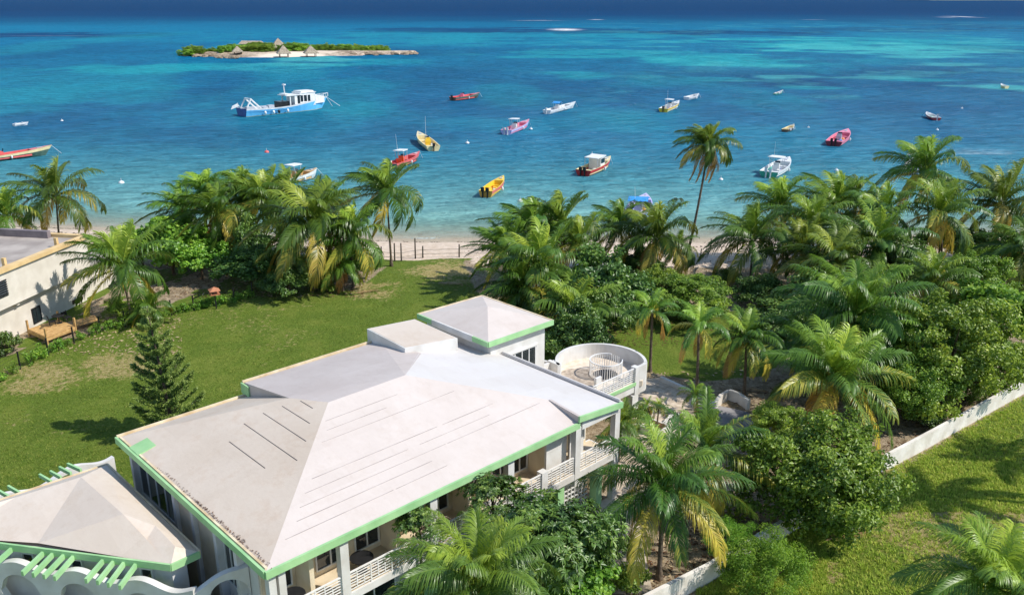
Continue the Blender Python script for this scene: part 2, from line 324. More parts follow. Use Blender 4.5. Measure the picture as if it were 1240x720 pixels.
SZ = np.zeros(SX.shape)
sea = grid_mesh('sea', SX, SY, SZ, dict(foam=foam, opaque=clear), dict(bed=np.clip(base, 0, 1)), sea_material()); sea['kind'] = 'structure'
bedm = mat('seabed', srgb(150, 190, 180), srgb(120, 170, 165), .2)
sb = MB(); sb.add([(-3000, 150, -3.2), (3000, 150, -3.2), (3000, 9000, -6), (-3000, 9000, -6)], [(0, 1, 2, 3)]); o = sb.build('seabed', bedm); o['kind'] = 'structure'
# far coast on the horizon, right
hm = mat('headland', srgb(92, 104, 92), srgb(120, 124, 104), .004)
hb = MB(); pts = []
k = 40; x0, x1, yy = 4400, 6800, 9600
for i in range(k+1):
    t = i/k; hgt = 30*math.sin(PI*min(1, t*1.4+.02)) if t < .5 else 30; hgt = (4+26*smooth01(np.float64(t*2.2))+10*math.sin(t*17)+5*math.sin(t*41))*1.0
    pts.append((x0+(x1-x0)*t, hgt))
vsx = [];
for x, h in pts: vsx += [(x, yy, -2), (x, yy+150, max(h, 1)), (x, yy+900, max(h*1.1, 1)), (x, yy+1100, -2)]
fs = [(i*4+j, (i+1)*4+j, (i+1)*4+j+1, i*4+j+1) for i in range(k) for j in range(3)]
hb.add(vsx, fs); o = hb.build('headland', hm); o['kind'] = 'structure'
#@@SETTING_END
# ================================================================== MATERIALS
M = {}
M['white'] = mat('white_render', srgb(218, 216, 212), srgb(200, 196, 189), .9, .75, bump=.15, bscale=20)
M['cream'] = mat('cream_render', srgb(222, 208, 182), srgb(210, 194, 164), 1.2, .75, bump=.15, bscale=20)
def roofmat(name, c1, c2, stain, bw=3.1, bh=1.25, k=.5):
    m = bpy.data.materials.new(name); m.use_nodes = True; n = m.node_tree; P = n.nodes['Principled BSDF']; P.inputs['Roughness'].default_value = .6; P.inputs['Specular IOR Level'].default_value = .35
    tc = n.nodes.new('ShaderNodeTexCoord')
    br = n.nodes.new('ShaderNodeTexBrick'); br.inputs['Scale'].default_value = 1; br.inputs['Brick Width'].default_value = bw; br.inputs['Row Height'].default_value = bh; br.inputs['Mortar Size'].default_value = .004; br.inputs['Color1'].default_value = (1, 1, 1, 1); br.inputs['Color2'].default_value = (.955, .95, .945, 1); br.inputs['Mortar'].default_value = (.93, .925, .92, 1); n.links.new(tc.outputs['Object'], br.inputs[0])
    def nz(sc, d, ro=.6, st=(1, 1, 1)):
        mp = n.nodes.new('ShaderNodeMapping'); mp.inputs['Scale'].default_value = st; n.links.new(tc.outputs['Object'], mp.inputs[0])
        q_ = n.nodes.new('ShaderNodeTexNoise'); q_.inputs['Scale'].default_value = sc; q_.inputs['Detail'].default_value = d; q_.inputs['Roughness'].default_value = ro; n.links.new(mp.outputs[0], q_.inputs[0]); return q_.outputs[0]
    def ramp(s, a_, b_, ca, cb):
        r = n.nodes.new('ShaderNodeValToRGB'); r.color_ramp.elements[0].position = a_; r.color_ramp.elements[0].color = ca; r.color_ramp.elements[1].position = b_; r.color_ramp.elements[1].color = cb; n.links.new(s, r.inputs[0]); return r.outputs[0]
    def mult(a_, b_, f=1.):
        x = n.nodes.new('ShaderNodeMix'); x.data_type = 'RGBA'; x.blend_type = 'MULTIPLY'; x.inputs[0].default_value = f; n.links.new(a_, x.inputs['A']); n.links.new(b_, x.inputs['B']); return x.outputs['Result']
    base_ = ramp(nz(.28, 5), .35, .65, c2, c1); o_ = mult(base_, br.outputs[0])
    o_ = mult(o_, ramp(nz(.55, 8, .72), .50, .72, (1, 1, 1, 1), stain), k); o_ = mult(o_, ramp(nz(2.2, 8, .8, (1, .25, 1)), .52, .75, (1, 1, 1, 1), (.9, .88, .86, 1)), .8); o_ = mult(o_, ramp(nz(22, 3, .8), .62, .75, (1, 1, 1, 1), (.82, .8, .78, 1)), .5)
    n.links.new(o_, P.inputs['Base Color'])
    bp = n.nodes.new('ShaderNodeBump'); bp.inputs['Strength'].default_value = .25; bp.inputs['Distance'].default_value = .05; n.links.new(nz(3.5, 6), bp.inputs['Height']); n.links.new(bp.outputs[0], P.inputs['Normal'])
    return m
M['roof_front'] = roofmat('roof_membrane', srgb(210, 199, 191), srgb(202, 190, 181), (.86, .81, .76, 1))
M['roof_left'] = roofmat('roof_membrane_aged', srgb(212, 198, 182), srgb(202, 186, 168), (.86, .77, .69, 1), 1.25, 3.1, .8)
M['roof_white'] = roofmat('roof_membrane_new', srgb(209, 205, 202), srgb(205, 199, 194), (.93, .91, .89, 1), k=.4)
M['roof_back'] = roofmat('roof_membrane_grey', srgb(198, 188, 182), srgb(188, 176, 169), (.86, .82, .79, 1))
M['villa_roof2'] = roofmat('roof_membrane_warm', srgb(214, 202, 188), srgb(206, 191, 175), (.85, .78, .70, 1), 1.6, 2.4, .8)
M['green'] = mat('mint_paint', srgb(166, 207, 150), srgb(144, 190, 132), .9, .6, bump=.2)
M['curb'] = mat('cream_curb', srgb(226, 210, 178), srgb(196, 172, 132), 1.3, .8, bump=.2)
M['seam'] = mat('sealant', srgb(184, 174, 169), srgb(142, 132, 128), .7)
M['seamd'] = mat('dark_sealant', srgb(92, 84, 82), srgb(70, 64, 62), 2.)
M['litter'] = mat('dead_leaves', srgb(120, 84, 54), srgb(66, 46, 32), 9., .9)
M['glass'] = mat('window_glass', (.02, .03, .035), (.012, .018, .02), .8, .06, spec=.8)
M['frame'] = mat('white_frame', srgb(226, 226, 222), srgb(212, 212, 208), 2, .4)
M['rail'] = mat('rail_paint', srgb(236, 234, 230), srgb(222, 218, 212), 3, .4)
M['tile'] = mat('terrace_tile', srgb(226, 212, 194), srgb(204, 186, 164), 2.2, .6, bump=.2, bscale=10)
M['mosaic'] = mat('mosaic_stone', srgb(196, 180, 160), srgb(150, 134, 118), 3.5, .6, bump=.3, bscale=12)
M['shade_floor'] = mat('balcony_tile', srgb(222, 204, 174), srgb(206, 186, 154), 2, .6)
M['wood'] = mat('pale_deck_wood', srgb(206, 168, 112), srgb(176, 136, 84), 3, .7, bump=.2)
M['orange'] = mat('ochre_paint', srgb(222, 192, 140), srgb(200, 168, 116), .8, .7)
M['slate'] = mat('grey_roof_floor', srgb(178, 168, 158), srgb(148, 138, 130), .5, .8, bump=.1)
M['dark'] = mat('dark_metal', (.02, .02, .022), (.012, .012, .013), 3, .5)
M['postgrey'] = mat('weathered_post', srgb(84, 76, 66), srgb(58, 50, 42), 6, .9)
M['bark'] = mat('palm_bark', srgb(122, 108, 92), srgb(82, 70, 58), 6, .9, bump=.6, bscale=18)
M['bark2'] = mat('tree_bark', srgb(104, 88, 70), srgb(66, 54, 42), 5, .9, bump=.6, bscale=14)
M['conc'] = mat('paving_concrete', srgb(206, 192, 174), srgb(172, 158, 140), 1.4, .85, bump=.3, bscale=10)
M['concd'] = mat('court_concrete', srgb(150, 146, 146), srgb(122, 118, 120), .9, .85, bump=.2, bscale=10)
M['water_pool'] = mat('pool_water', srgb(10, 110, 140), srgb(8, 96, 128), 1., .08, spec=.6)
M['wallpaint'] = mat('boundary_wall_paint', srgb(230, 224, 216), srgb(208, 200, 188), 1.1, .8, bump=.3, bscale=6)
M['thatch'] = mat('grey_thatch', srgb(176, 162, 142), srgb(132, 118, 100), 1.4, .95, bump=.5, bscale=6)
M['rock'] = mat('island_rock', srgb(168, 148, 124), srgb(110, 96, 80), .35, .95, bump=.6, bscale=1.5)
M['white_plastic'] = mat('white_plastic', srgb(236, 236, 234), srgb(220, 220, 218), 2, .35)

# ================================================================== MAIN VILLA (local: x along the front, y towards the sea side-left, z)
A_ANG = R(90-46.2)
O2 = (-9.887, 29.439)
villa = empty('villa', (O2[0], O2[1], GZ), A_ANG, 'large two-storey white villa with broad pale hipped roof, mint eaves and round terrace', 'villa')
def vb(mb, name, m, parent=villa, label=None, **k):
    mb.v = [(x, y, z-GZ) for x, y, z in mb.v]
    o = mb.build(name, m, parent, **k)
    if label: o['label'] = label
    return o
def vw(u, v): return (O2[0]+u*math.cos(A_ANG)-v*math.sin(A_ANG), O2[1]+u*math.sin(A_ANG)+v*math.cos(A_ANG))
E_ = 8.2
# --- roof planes
def rslab(name, pts, m, t=.16, label=None):
    mb = MB(); mb.slab(pts, t); return vb(mb, name, m, villa, label)
AP = (8.05, 7.8, 10.28); RE = (13.0, 7.8, 10.28); K = (7.1, 10.1, 10.04)
rf = rslab('roof', [(0, 0, E_), (18.7, 0, E_), (18.7, 2.25, 8.80), RE, AP], M['roof_front'], label='front slope of the main roof with long dark seams')
rslab('roof', [(0, 0, E_), AP, K, (0, 15.6, E_)], M['roof_left'], label='beige left slope of the main roof')
rslab('roof', [(0, 15.6, E_), K, (7.36, 15.6, E_-.01)], M['roof_left'])
rslab('roof', [(7.36, 15.75, 8.98), (7.12, 10.15, 10.02), AP, RE, (16.9, 11.4, 9.35), (16.9, 15.75, 8.95)], M['roof_back'], .1, label='grey raised back slope of the roof')
rslab('roof', [(18.7, -.05, 8.58), (22.25, -.05, 8.22), (22.1, 9.8, 8.34), (16.8, 11.5, 9.36), RE, (18.68, 2.27, 8.80)], M['roof_white'], .12, label='newly painted white right slope of the roof')
mb = MB(); mb.prism([(7.3, 10.9), (7.42, 10.9), (7.42, 15.7), (7.3, 15.7)], [9.6, 9.6, 8.0, 8.0], [9.83, 9.83, 8.93, 8.93]); vb(mb, 'roof_step', M['roof_back']); mb = MB(); mb.prism([(18.66, 0), (18.82, 0), (18.82, 2.2), (18.66, 2.2)], [8.1, 8.1, 8.6, 8.6], [8.6, 8.6, 8.83, 8.83]); vb(mb, 'roof_step', M['roof_back'])
# seams on the roof slopes: thin sealed joints lying on the membrane
def zf(v): return E_+.2667*v
sm = MB(); r_ = random.Random(3)
for k in range(11):
    v = 1.05+k*.62
    u0 = v+.35+r_.random()*.5; u1 = min(20.8-v-.3, 18.4)-r_.random()*3
    u = u0
    while u < u1-1:
        ln = 3+r_.random()*7; e2 = min(u+ln, u1)
        if not (k in (0, 1) and u > 8) and r_.random() < .9:
            sm.bar((u, v, zf(v)+.004), (e2, v+.01, zf(v+.01)+.004), .016+.022*r_.random(), .010)
        u = e2+.1+r_.random()*.7
vb(sm, 'roof_seam', M['seam'])
def zl(u): return E_+.2583*u
sm = MB()
for u, va, vb_ in [(3.35, 6.0, 9.6), (4.55, 5.1, 10.3), (5.6, 6.0, 10.2), (6.5, 7.1, 9.8), (7.3, 8.1, 9.3)]:
    sm.bar((u, va, zl(u)+.006), (u, vb_, zl(u)+.004), .036, .014)
vb(sm, 'roof_seam', M['seamd'])
# fascias and cream lips
def fas(u0, v0, z0, u1, v1, z1, h=.35, th=.12, m='green', name='fascia', up_=.05):
    p = Vector((u0, v0, z0)); q = Vector((u1, v1, z1)); mb = MB(); mb.bar(p-Vector((0, 0, h/2-up_)), q-Vector((0, 0, h/2-up_)), th, h); return vb(mb, name, M[m])
fas(-.06, -.06, E_, 18.72, -.06, E_); fas(-.06, .0, E_, -.06, 15.66, E_, h=.36)
fas(18.6, -.12, 8.60, 22.3, -.12, 8.24, h=.34); fas(22.31, -.05, 8.24, 22.2, 9.8, 8.36, h=.34, m='roof_white')
fas(0, 15.68, E_, 7.3, 15.68, E_, h=.3, m='curb', name='curb', up_=.1); fas(7.3, 15.84, 8.98, 16.5, 15.84, 8.98, h=.4, m='curb', name='curb', up_=.1)
fas(7.24, 13.2, 8.1, 7.24, 15.84, 8.1, h=.1, th=.02)
mb = MB(); mb.box(7.2, 7.29, 15.0, 15.9, 8.35, 8.98); vb(mb, 'fascia', M['green'])
mb = MB(); mb.bar((22.2, 0, 8.36), (22.05, 9.6, 8.48), .10, .16); vb(mb, 'curb', M['roof_white'])
mb = MB(); mb.bar((.1, .15, E_+.03), (.1, 15.5, E_+.03), .1, .1); vb(mb, 'curb', M['curb'])
mb = MB(); mb.prism([(.0, 12.9), (.95, 12.9), (.95, 14.0), (.0, 14.0)], [8.2]*4, [8.28, 8.48, 8.48, 8.28]); vb(mb, 'roof_patch', M['green'], label='small square mint green patch at the left eave')
mb = MB(); r_ = random.Random(5)
for i in range(300):
    v = r_.choice((1.2, 3, 3.6, 5.2, 6.4, 7.0, 9.4))+r_.gauss(0, .9); u = .2+abs(r_.gauss(0, .07)); s = .02+.05*r_.random(); a = r_.random()*PI; z = zl(u)+.01
    mb.add([(u+s*math.cos(a), v+s*math.sin(a), z+.015), (u-.3*s*math.sin(a), v+.3*s*math.cos(a), z+.03), (u-s*math.cos(a), v-s*math.sin(a), z+.01), (u+.3*s*math.sin(a), v-.3*s*math.cos(a), z+.02)], [(0, 1, 2, 3)])
o = vb(mb, 'leaf_litter', M['litter']); o['kind'] = 'stuff'
# stair block
mb = MB(); mb.prism([(16.2, 12.1), (19.75, 11.3), (19.75, 15.7), (16.3, 16.25)], 7.5, [9.68, 9.60, 9.70, 9.78]); vb(mb, 'stair_block', M['white'])
mb = MB(); mb.prism([(16.28, 12.18), (19.7, 11.4), (19.7, 15.62), (16.38, 16.16)], [9.60, 9.5, 9.6, 9.7], [9.695, 9.615, 9.715, 9.795]); vb(mb, 'stair_block_roof', M['villa_roof2'])
# tower
TZ = 9.5
mb = MB(); mb.slab([(16.75, 11.3, 9.33), (22.05, 9.6, 8.33), (21.6, 14.6, 8.35), (16.9, 15.5, 8.9)], .12); vb(mb, 'roof', M['roof_white'])
mb = MB(); mb.box(21.25, 26.2, 9.85, 16.3, 4.2, TZ-.1); tw = vb(mb, 'tower_wall', M['white'])
tp = [(20.75, 9.5), (26.6, 9.45), (26.6, 16.6), (20.8, 16.75)]; apx = (23.65, 12.75, 10.4)
mb = MB(); mb.add([(x, y, TZ) for x, y in tp]+[apx]+[(x, y, TZ-.15) for x, y in tp], [(0, 1, 4), (1, 2, 4), (2, 3, 4), (3, 0, 4), (8, 7, 6, 5), (0, 5, 6, 1), (1, 6, 7, 2), (2, 7, 8, 3), (3, 8, 5, 0)]); vb(mb, 'tower_roof', M['roof_front'])
for i in range(4):
    (a, b), (c, d) = tp[i], tp[(i+1) % 4]
    if i == 3:
        fas(20.78, 15.2, TZ, 20.8, 16.75, TZ, h=.34); fas(20.75, 9.5, TZ, 20.76, 11.0, TZ, h=.34); fas(20.8, 11.0, TZ, 20.82, 15.2, TZ, h=.42, m='white')
    else: fas(a, b, TZ, c, d, TZ, h=.33, m='green' if i == 0 else 'curb')
def window(u0, u1, v, z0, z1, n=2, face=-1, axis='u', parent=villa, name='window', pm='glass', fm='frame', t=.07, bars=True):
    """glazed opening standing proud of the wall: frame (part) with pane (sub-part)"""
    f = MB(); g = MB(); s = face
    def bx(a0, a1, d0, d1, c0, c1, mb):
        d0, d1 = sorted((v+s*d0, v+s*d1))
        if axis == 'u': mb.box(a0, a1, d0, d1, c0, c1)
        else: mb.box(d0, d1, a0, a1, c0, c1)
    bx(u0, u0+t, .003, .09, z0, z1, f); bx(u1-t, u1, .003, .09, z0, z1, f); bx(u0+t, u1-t, .003, .09, z0, z0+t, f); bx(u0+t, u1-t, .003, .09, z1-t, z1, f)
    for i in range(1, n):
        c = u0+(u1-u0)*i/n; bx(c-t/2, c+t/2, .003, .085, z0+t, z1-t, f)
    bx(u0+t, u1-t, .004, .035, z0+t, z1-t, g)
    fr = vb(f, name, M[fm], parent); vb(g, 'pane', M[pm], fr); return fr
window(22.7, 25.3, 9.85, 6.2, 8.0, 4)
mb = MB(); mb.box(22.5, 25.5, 9.7, 9.848, 8.0, 8.1); vb(mb, 'window_sill', M['white'])
# walls: body of the house
mb = MB(); mb.box(.7, 21.9, 2.3, 15.2, 1.6, 8.02); vb(mb, 'wall', M['white'])
mb = MB(); mb.box(.75, 21.85, 2.18, 2.297, 5.0, 7.95); vb(mb, 'balcony_back_wall', M['cream'])
# balcony slab with white edge
mb = MB(); mb.box(.1, 22.3, .12, 2.29, 4.62, 5.0); vb(mb, 'balcony_slab', M['white'])
mb = MB(); mb.box(.2, 22.2, .22, 2.17, 5.0, 5.02); vb(mb, 'balcony_floor', M['shade_floor'])
mb = MB(); mb.box(.12, 22.25, .14, 2.17, 7.82, 8.0); vb(mb, 'soffit', M['white'])
mb = MB(); mb.box(19.1, 22.35, .06, .3, 7.62, 8.22); vb(mb, 'beam', M['white'])
# columns
for u in (.28, .72, 3.72, 8.7, 13.75, 18.85, 22.2):
    wd = .16 if u < 1 else .21
    mb = MB(); mb.box(u-wd, u+wd, .10, .46, 4.3, 7.82); vb(mb, 'column', M['white'])
for u in (3.72, 8.7, 13.75, 17.75, 21.0):
    mb = MB(); mb.box(u-.25, u+.25, .3, .8, 1.6, 4.62); vb(mb, 'column', M['green'], label='mint green ground-floor column')
mb = MB(); mb.box(22.0, 22.4, .12, .5, 1.5, 4.62); vb(mb, 'column', M['white'])
# partitions between balconies
for u in (2.4, 7.0, 11.5, 17.0): 
    mb = MB(); mb.box(u, u+.22, .9, 2.175, 5.02, 7.82); vb(mb, 'balcony_partition', M['cream'])
mb = MB(); mb.box(17.0, 18.6, .75, .9, 5.02, 7.5); vb(mb, 'balcony_partition', M['white'])
mb = MB(); mb.box(19.15, 20.3, 1.0, 1.15, 5.02, 7.3); vb(mb, 'balcony_partition', M['white'])
# windows and doors of the upper floor
for u0, u1 in ((3.4, 5.0), (5.5, 6.9), (8.1, 9.6), (9.9, 11.2), (14.2, 15.5), (15.7, 16.9), (20.4, 21.7), (.95, 2.2), (12.3, 13.6)):
    window(u0, u1, 2.175, 5.3, 7.25, 2)
# railings: posts, mid verticals and horizontal bars in stepped panels
def railing(u0, u1, v, zf_, parent=villa, h=1.05, axis='u', name='railing'):
    mb = MB(); n = max(1, round((u1-u0)/1.15)); st = (u1-u0)/n; tk = .032
    def bx(a0, a1, z0, z1, d=.02):
        if axis == 'u': mb.box(a0, a1, v-d, v+d, z0, z1)
        else: mb.box(v-d, v+d, a0, a1, z0, z1)
    bx(u0, u1, zf_+h-.06, zf_+h, .04)
    bx(u0, u1, zf_+.1, zf_+.14)
    for i in range(n+1):
        c = u0+i*st; bx(c-.03, c+.03, zf_, zf_+h-.06, .026)
    for i in range(n):
        a = u0+i*st+.03; b = a+st-.06
        for k in range(5):
            z = zf_+.27+k*.145
            e0, e1 = ((0, .16) if (i+k) % 2 else (.16, 0))
            bx(a+e0*0, b, z, z+tk)
        bx((a+b)/2-.02-.18, (a+b)/2+.02-.18, zf_+.14, zf_+h-.06, .021); bx((a+b)/2-.02+.2, (a+b)/2+.02+.2, zf_+.14, zf_+.62, .021)
    return vb(mb, name, M['rail'], parent)
for a, b in ((.9, 3.5), (3.93, 8.5), (8.92, 13.5), (13.97, 16.0), (16.5, 18.6), (19.08, 21.95)):
    railing(a, b, .2, 5.0)
mb = MB(); mb.box(16.02, 16.48, .1, .5, 4.7, 6.1); vb(mb, 'railing_pier', M['white'])
# ground floor front: windows, lattice screen and grey floor
for u0, u1 in ((2.2, 3.9), (5.2, 7.8), (9.6, 12.2), (14.6, 16.8)): window(u0, u1, 2.3, 1.9, 4.2, 2)
mb = MB(); 
for i in range(9):
    for j in range(6):
        u = 18.15+i*.29; z = 1.95+j*.29
        mb.box(u, u+.27, .95, 1.05, z, z+.05); mb.box(u, u+.05, .95, 1.05, z+.05, z+.29); 
mb.box(18.1, 20.8, .93, 1.07, 3.7, 4.6); mb.box(18.1, 20.8, .9, 1.1, 1.6, 1.94)
vb(mb, 'lattice_screen', M['white'])
# left gable side: recesses, tall windows, doors
window(10.6, 15.0, .7, 4.9, 7.3, 4, face=-1, axis='v'); window(10.6, 15.0, .7, 2.3, 4.4, 4, face=-1, axis='v')
window(4.1, 5.3, .7, 4.6, 7.3, 2, face=-1, axis='v', t=.06)
mb = MB(); mb.box(.52, .698, 7.9, 9.9, 1.7, 7.7); mb.box(.55, .698, 5.6, 7.9, 1.7, 7.7); vb(mb, 'wall_panel', M['cream'])
for v in (3.6, 5.55, 7.9, 9.95, 15.15):
    mb = MB(); mb.box(.34, .699, v-.15, v+.15, 1.6, 7.9); vb(mb, 'column', M['white'])
# --- terrace with round end
CX, CY, CR, TFZ = 30.7, 8.6, 3.05, 4.6
arc = [(CX+CR*math.cos(R(a)), CY+CR*math.sin(R(a))) for a in range(-66, 151, 6)]
floor = [(22.3, 6.2), (31.6, 6.1)]+arc+[(27.9, 13.9), (22.3, 13.9)]
mb = MB(); mb.prism(floor, TFZ-.4, TFZ); vb(mb, 'terrace_floor', M['tile'])
mb = MB(); mb.box(22.3, 31.5, 6.0, 6.18, TFZ-.75, TFZ-.02); vb(mb, 'terrace_beam', M['white'])
mb = MB(); mb.box(26.6, 31.4, 5.92, 5.998, TFZ-.22, TFZ+.02); vb(mb, 'terrace_fascia', M['green'])
mb = MB()
def ring_wall(mb, cx, cy, r0, r1, a0, a1, z0, z1, st=6, m=0):
    A_ = [a0+(a1-a0)*i/int(abs(a1-a0)/st) for i in range(int(abs(a1-a0)/st)+1)]
    for i in range(len(A_)-1):
        c0, s0, c1, s1 = math.cos(R(A_[i])), math.sin(R(A_[i])), math.cos(R(A_[i+1])), math.sin(R(A_[i+1]))
        b = [(cx+r0*c0, cy+r0*s0), (cx+r1*c0, cy+r1*s0), (cx+r1*c1, cy+r1*s1), (cx+r0*c1, cy+r0*s1)]
        v_ = [(x, y, z0) for x, y in b]+[(x, y, z1) for x, y in b]
        f_ = [(0, 3, 2, 1), (4, 5, 6, 7), (1, 2, 6, 5), (3, 0, 4, 7)]
        if i == 0: f_.append((0, 1, 5, 4))
        if i == len(A_)-2: f_.append((2, 3, 7, 6))
        mb.add(v_, f_, m)
ring_wall(mb, CX, CY, CR-.02, CR+.2, -50, 152, TFZ-.95, TFZ+1.08); mb.prism([(31.76, 5.95), (32.45, 5.95), (32.82, 6.12), (32.66, 6.3), (32.3, 6.2), (31.76, 6.2)], TFZ-.95, TFZ+1.08); vb(mb, 'terrace_parapet', M['white'])
railing(27.0, 31.3, 6.12, TFZ)
mb = MB(); mb.box(31.32, 31.75, 5.95, 6.4, TFZ-.95, TFZ+1.12); vb(mb, 'terrace_pier', M['white'])
mb = MB(); mb.box(31.1, 31.75, 5.95, 6.5, 1.5, TFZ-.96); vb(mb, 'column', M['white'])
mb = MB(); mb.box(27.9, 28.2, 10.1, 11.2, TFZ, TFZ+1.08); mb.box(26.2, 28.1, 13.0, 13.2, TFZ, TFZ+.9); mb.prism([(28.0, 11.1), (28.25, 11.1), (27.2, 13.9), (26.9, 13.9)], TFZ, TFZ+.95); vb(mb, 'terrace_parapet', M['white'])
mb = MB(); mb.box(26.6, 28.5, 10.9, 11.1, TFZ, TFZ+1.0); vb(mb, 'stair_wall', M['white'])
mb = MB()
for i in range(5): mb.box(26.65+i*.3, 26.95+i*.3, 11.12, 12.3, TFZ, TFZ+1.2-i*.24)
vb(mb, 'stair', M['tile'])
mb = MB(); mb.lathe([(1.55, 0), (1.55, .012), (0, .012)], (29.2, 9.3, TFZ), 28); vb(mb, 'mosaic_disc', M['mosaic'])
mb = MB(); mb.lathe([(1.0, 0), (1.0, .012), (0, .012)], (26.6, 8.2, TFZ), 24); vb(mb, 'mosaic_disc', M['mosaic'])
# circular cage railing round the spiral stair
mb = MB(); cx, cy, cr = 30.9, 8.3, 1.15
for k in range(44):
    a = R(k*8.2+20)
    if k in (36, 37, 38, 39): continue
    x, y = cx+cr*math.cos(a), cy+cr*math.sin(a); mb.box(x-.018, x+.018, y-.018, y+.018, TFZ, TFZ+1.12)
ring_wall(mb, cx, cy, cr-.035, cr+.035, 20, 316, TFZ+1.12, TFZ+1.18, 8); ring_wall(mb, cx, cy, cr-.02, cr+.02, 20, 316, TFZ+.08, TFZ+.12, 8)
vb(mb, 'stair_railing', M['rail'])
mb = MB(); mb.lathe([(.9, 0), (.9, .016), (0, .016)], (cx, cy, TFZ), 24); vb(mb, 'stair_well_shade', M['dark'])  # flat dark disc on the floor paints in the shade of the stair opening
mb = MB(); mb.box(28.7, 29.0, 7.3, 7.5, TFZ, TFZ+.6); mb.box(28.55, 29.1, 7.15, 7.3, TFZ+.3, TFZ+.8); vb(mb, 'stone_seat', M['white'])
mb = MB(); mb.box(27.2, 29.6, 14.2, 16.6, 4.3, 4.42); pool = vb(mb, 'plunge_pool', M['water_pool'])
mb = MB(); mb.box(27.0, 29.8, 14.0, 14.2, 1.6, 4.62); mb.box(27.0, 29.8, 16.6, 16.8, 1.6, 4.62); mb.box(27.0, 27.2, 14.2, 16.6, 1.6, 4.62); mb.box(29.6, 29.8, 14.2, 16.6, 1.6, 4.62); vb(mb, 'pool_wall', M['white'])
# rooms under the terrace
mb = MB(); mb.box(22.3, 27.4, 7.2, 13.6, 1.6, TFZ-.41); vb(mb, 'wall', M['white'])
mb = MB(); mb.lathe([(.28, 0), (.28, 2.4)], (30.7, 10.8, 1.6), 12); vb(mb, 'column', M['white'])

# --- small hipped wing, bottom left
SZ_ = 6.5
wing = empty('garden_wing', vw(-3, 10)+(GZ,), A_ANG, 'small white wing with crumpled beige roof and mint pergola beams at the bottom left', 'pavilion')
def wb(mb, name, m, parent=wing, label=None, **k):
    mb.v = [(x+3, y-10, z-GZ) for x, y, z in mb.v]; o = mb.build(name, m, parent, **k)
    if label: o['label'] = label
    return o
def q(px, py, z):
    p = at(px, py, z); dx, dy = p.x-O2[0], p.y-O2[1]; c, s = math.cos(A_ANG), math.sin(A_ANG); return (dx*c+dy*s, -dx*s+dy*c, z)
T_ = (-.5, 16.35, SZ_); Rr = (-.4, 5.55, SZ_); Fr = (-1.74, 5.5, SZ_); W1 = (-8.2, 14.6, SZ_); W2 = (-13, 14.6, SZ_); B2 = (-13, 16.6, SZ_)
a1 = q(98, 577, 7.25); a2 = q(149, 622, 7.55); a3 = q(188, 636, 7.15); a4 = q(212, 661, 6.95); l1 = q(18, 602, 6.95); v1 = q(46, 657, 6.55); v2 = q(172, 661, 6.8); l2 = (-9.5, 15.6, 7.1)
ev = [T_, Rr, Fr, v1, W1, W2, B2, l1, a1, a2, a3, a4, v2, l2]
faces = [(0, 8, 9), (0, 9, 10), (0, 10, 1), (10, 11, 1), (1, 11, 2), (11, 10, 12), (11, 12, 2), (10, 9, 12), (9, 3, 2), (9, 2, 12), (8, 3, 9), (8, 7, 3), (7, 4, 3), (7, 13, 4), (13, 5, 4), (13, 6, 5), (7, 6, 13), (0, 7, 8), (0, 6, 7)]
mb = MB(); ev = [tuple(p) for p in ev]; mb.add(ev, faces); mb.add([(x, y, SZ_-.14) for x, y, z in (T_, Rr, Fr, W1, W2, B2)], [(5, 4, 3, 2, 1, 0)]); wb(mb, 'roof', M['villa_roof2'])
mb = MB()
def fas2(p, q_, h, m, name, up_=.05, th=.1):
    mb = MB(); d = Vector((0, 0, h/2-up_)); mb.bar(Vector(p)-d, Vector(q_)-d, th, h); return wb(mb, name, M[m])
fas2(T_, Rr, .22, 'curb', 'curb', .07); fas2(Rr, Fr, .34, 'green', 'fascia'); fas2(Fr, W1, .34, 'green', 'fascia'); fas2(B2, T_, .22, 'curb', 'curb', .07)
mb = MB(); mb.prism([(-.9, 16.0), (-.9, 5.95), (-1.6, 5.9), (-8.0, 14.9), (-13, 14.9), (-13, 16.0)][::-1], 1.6, SZ_-.15); wb(mb, 'wall', M['white'])
dv = (Vector(W1)-Vector(Fr)).normalized(); nv = Vector((dv.y, -dv.x, 0)); 
if nv.dot(Vector((-1, -1, 0))) < 0: nv = -nv
for t0 in (.9, 4.4, 6.9):
    f = MB(); g = MB(); b0 = Vector((-1.6, 5.9, 0))+dv*t0; b1 = b0+dv*.62
    for a_, b_, c_, d_ in ((b0, b0+dv*.07, 4.9, 5.9), (b1-dv*.07, b1, 4.9, 5.9), (b0, b1, 4.83, 4.9), (b0, b1, 5.9, 5.97)):
        f.prism([tuple((p+nv*o_)[:2]) for p, o_ in ((a_, .01), (b_, .01), (b_, .12), (a_, .12))], c_, d_)
    g.prism([tuple((p+nv*o_)[:2]) for p, o_ in ((b0+dv*.07, .005), (b1-dv*.07, .005), (b1-dv*.07, .04), (b0+dv*.07, .04))], 4.9, 5.9)
    fr = wb(f, 'window', M['frame']); wb(g, 'pane', M['glass'], fr)
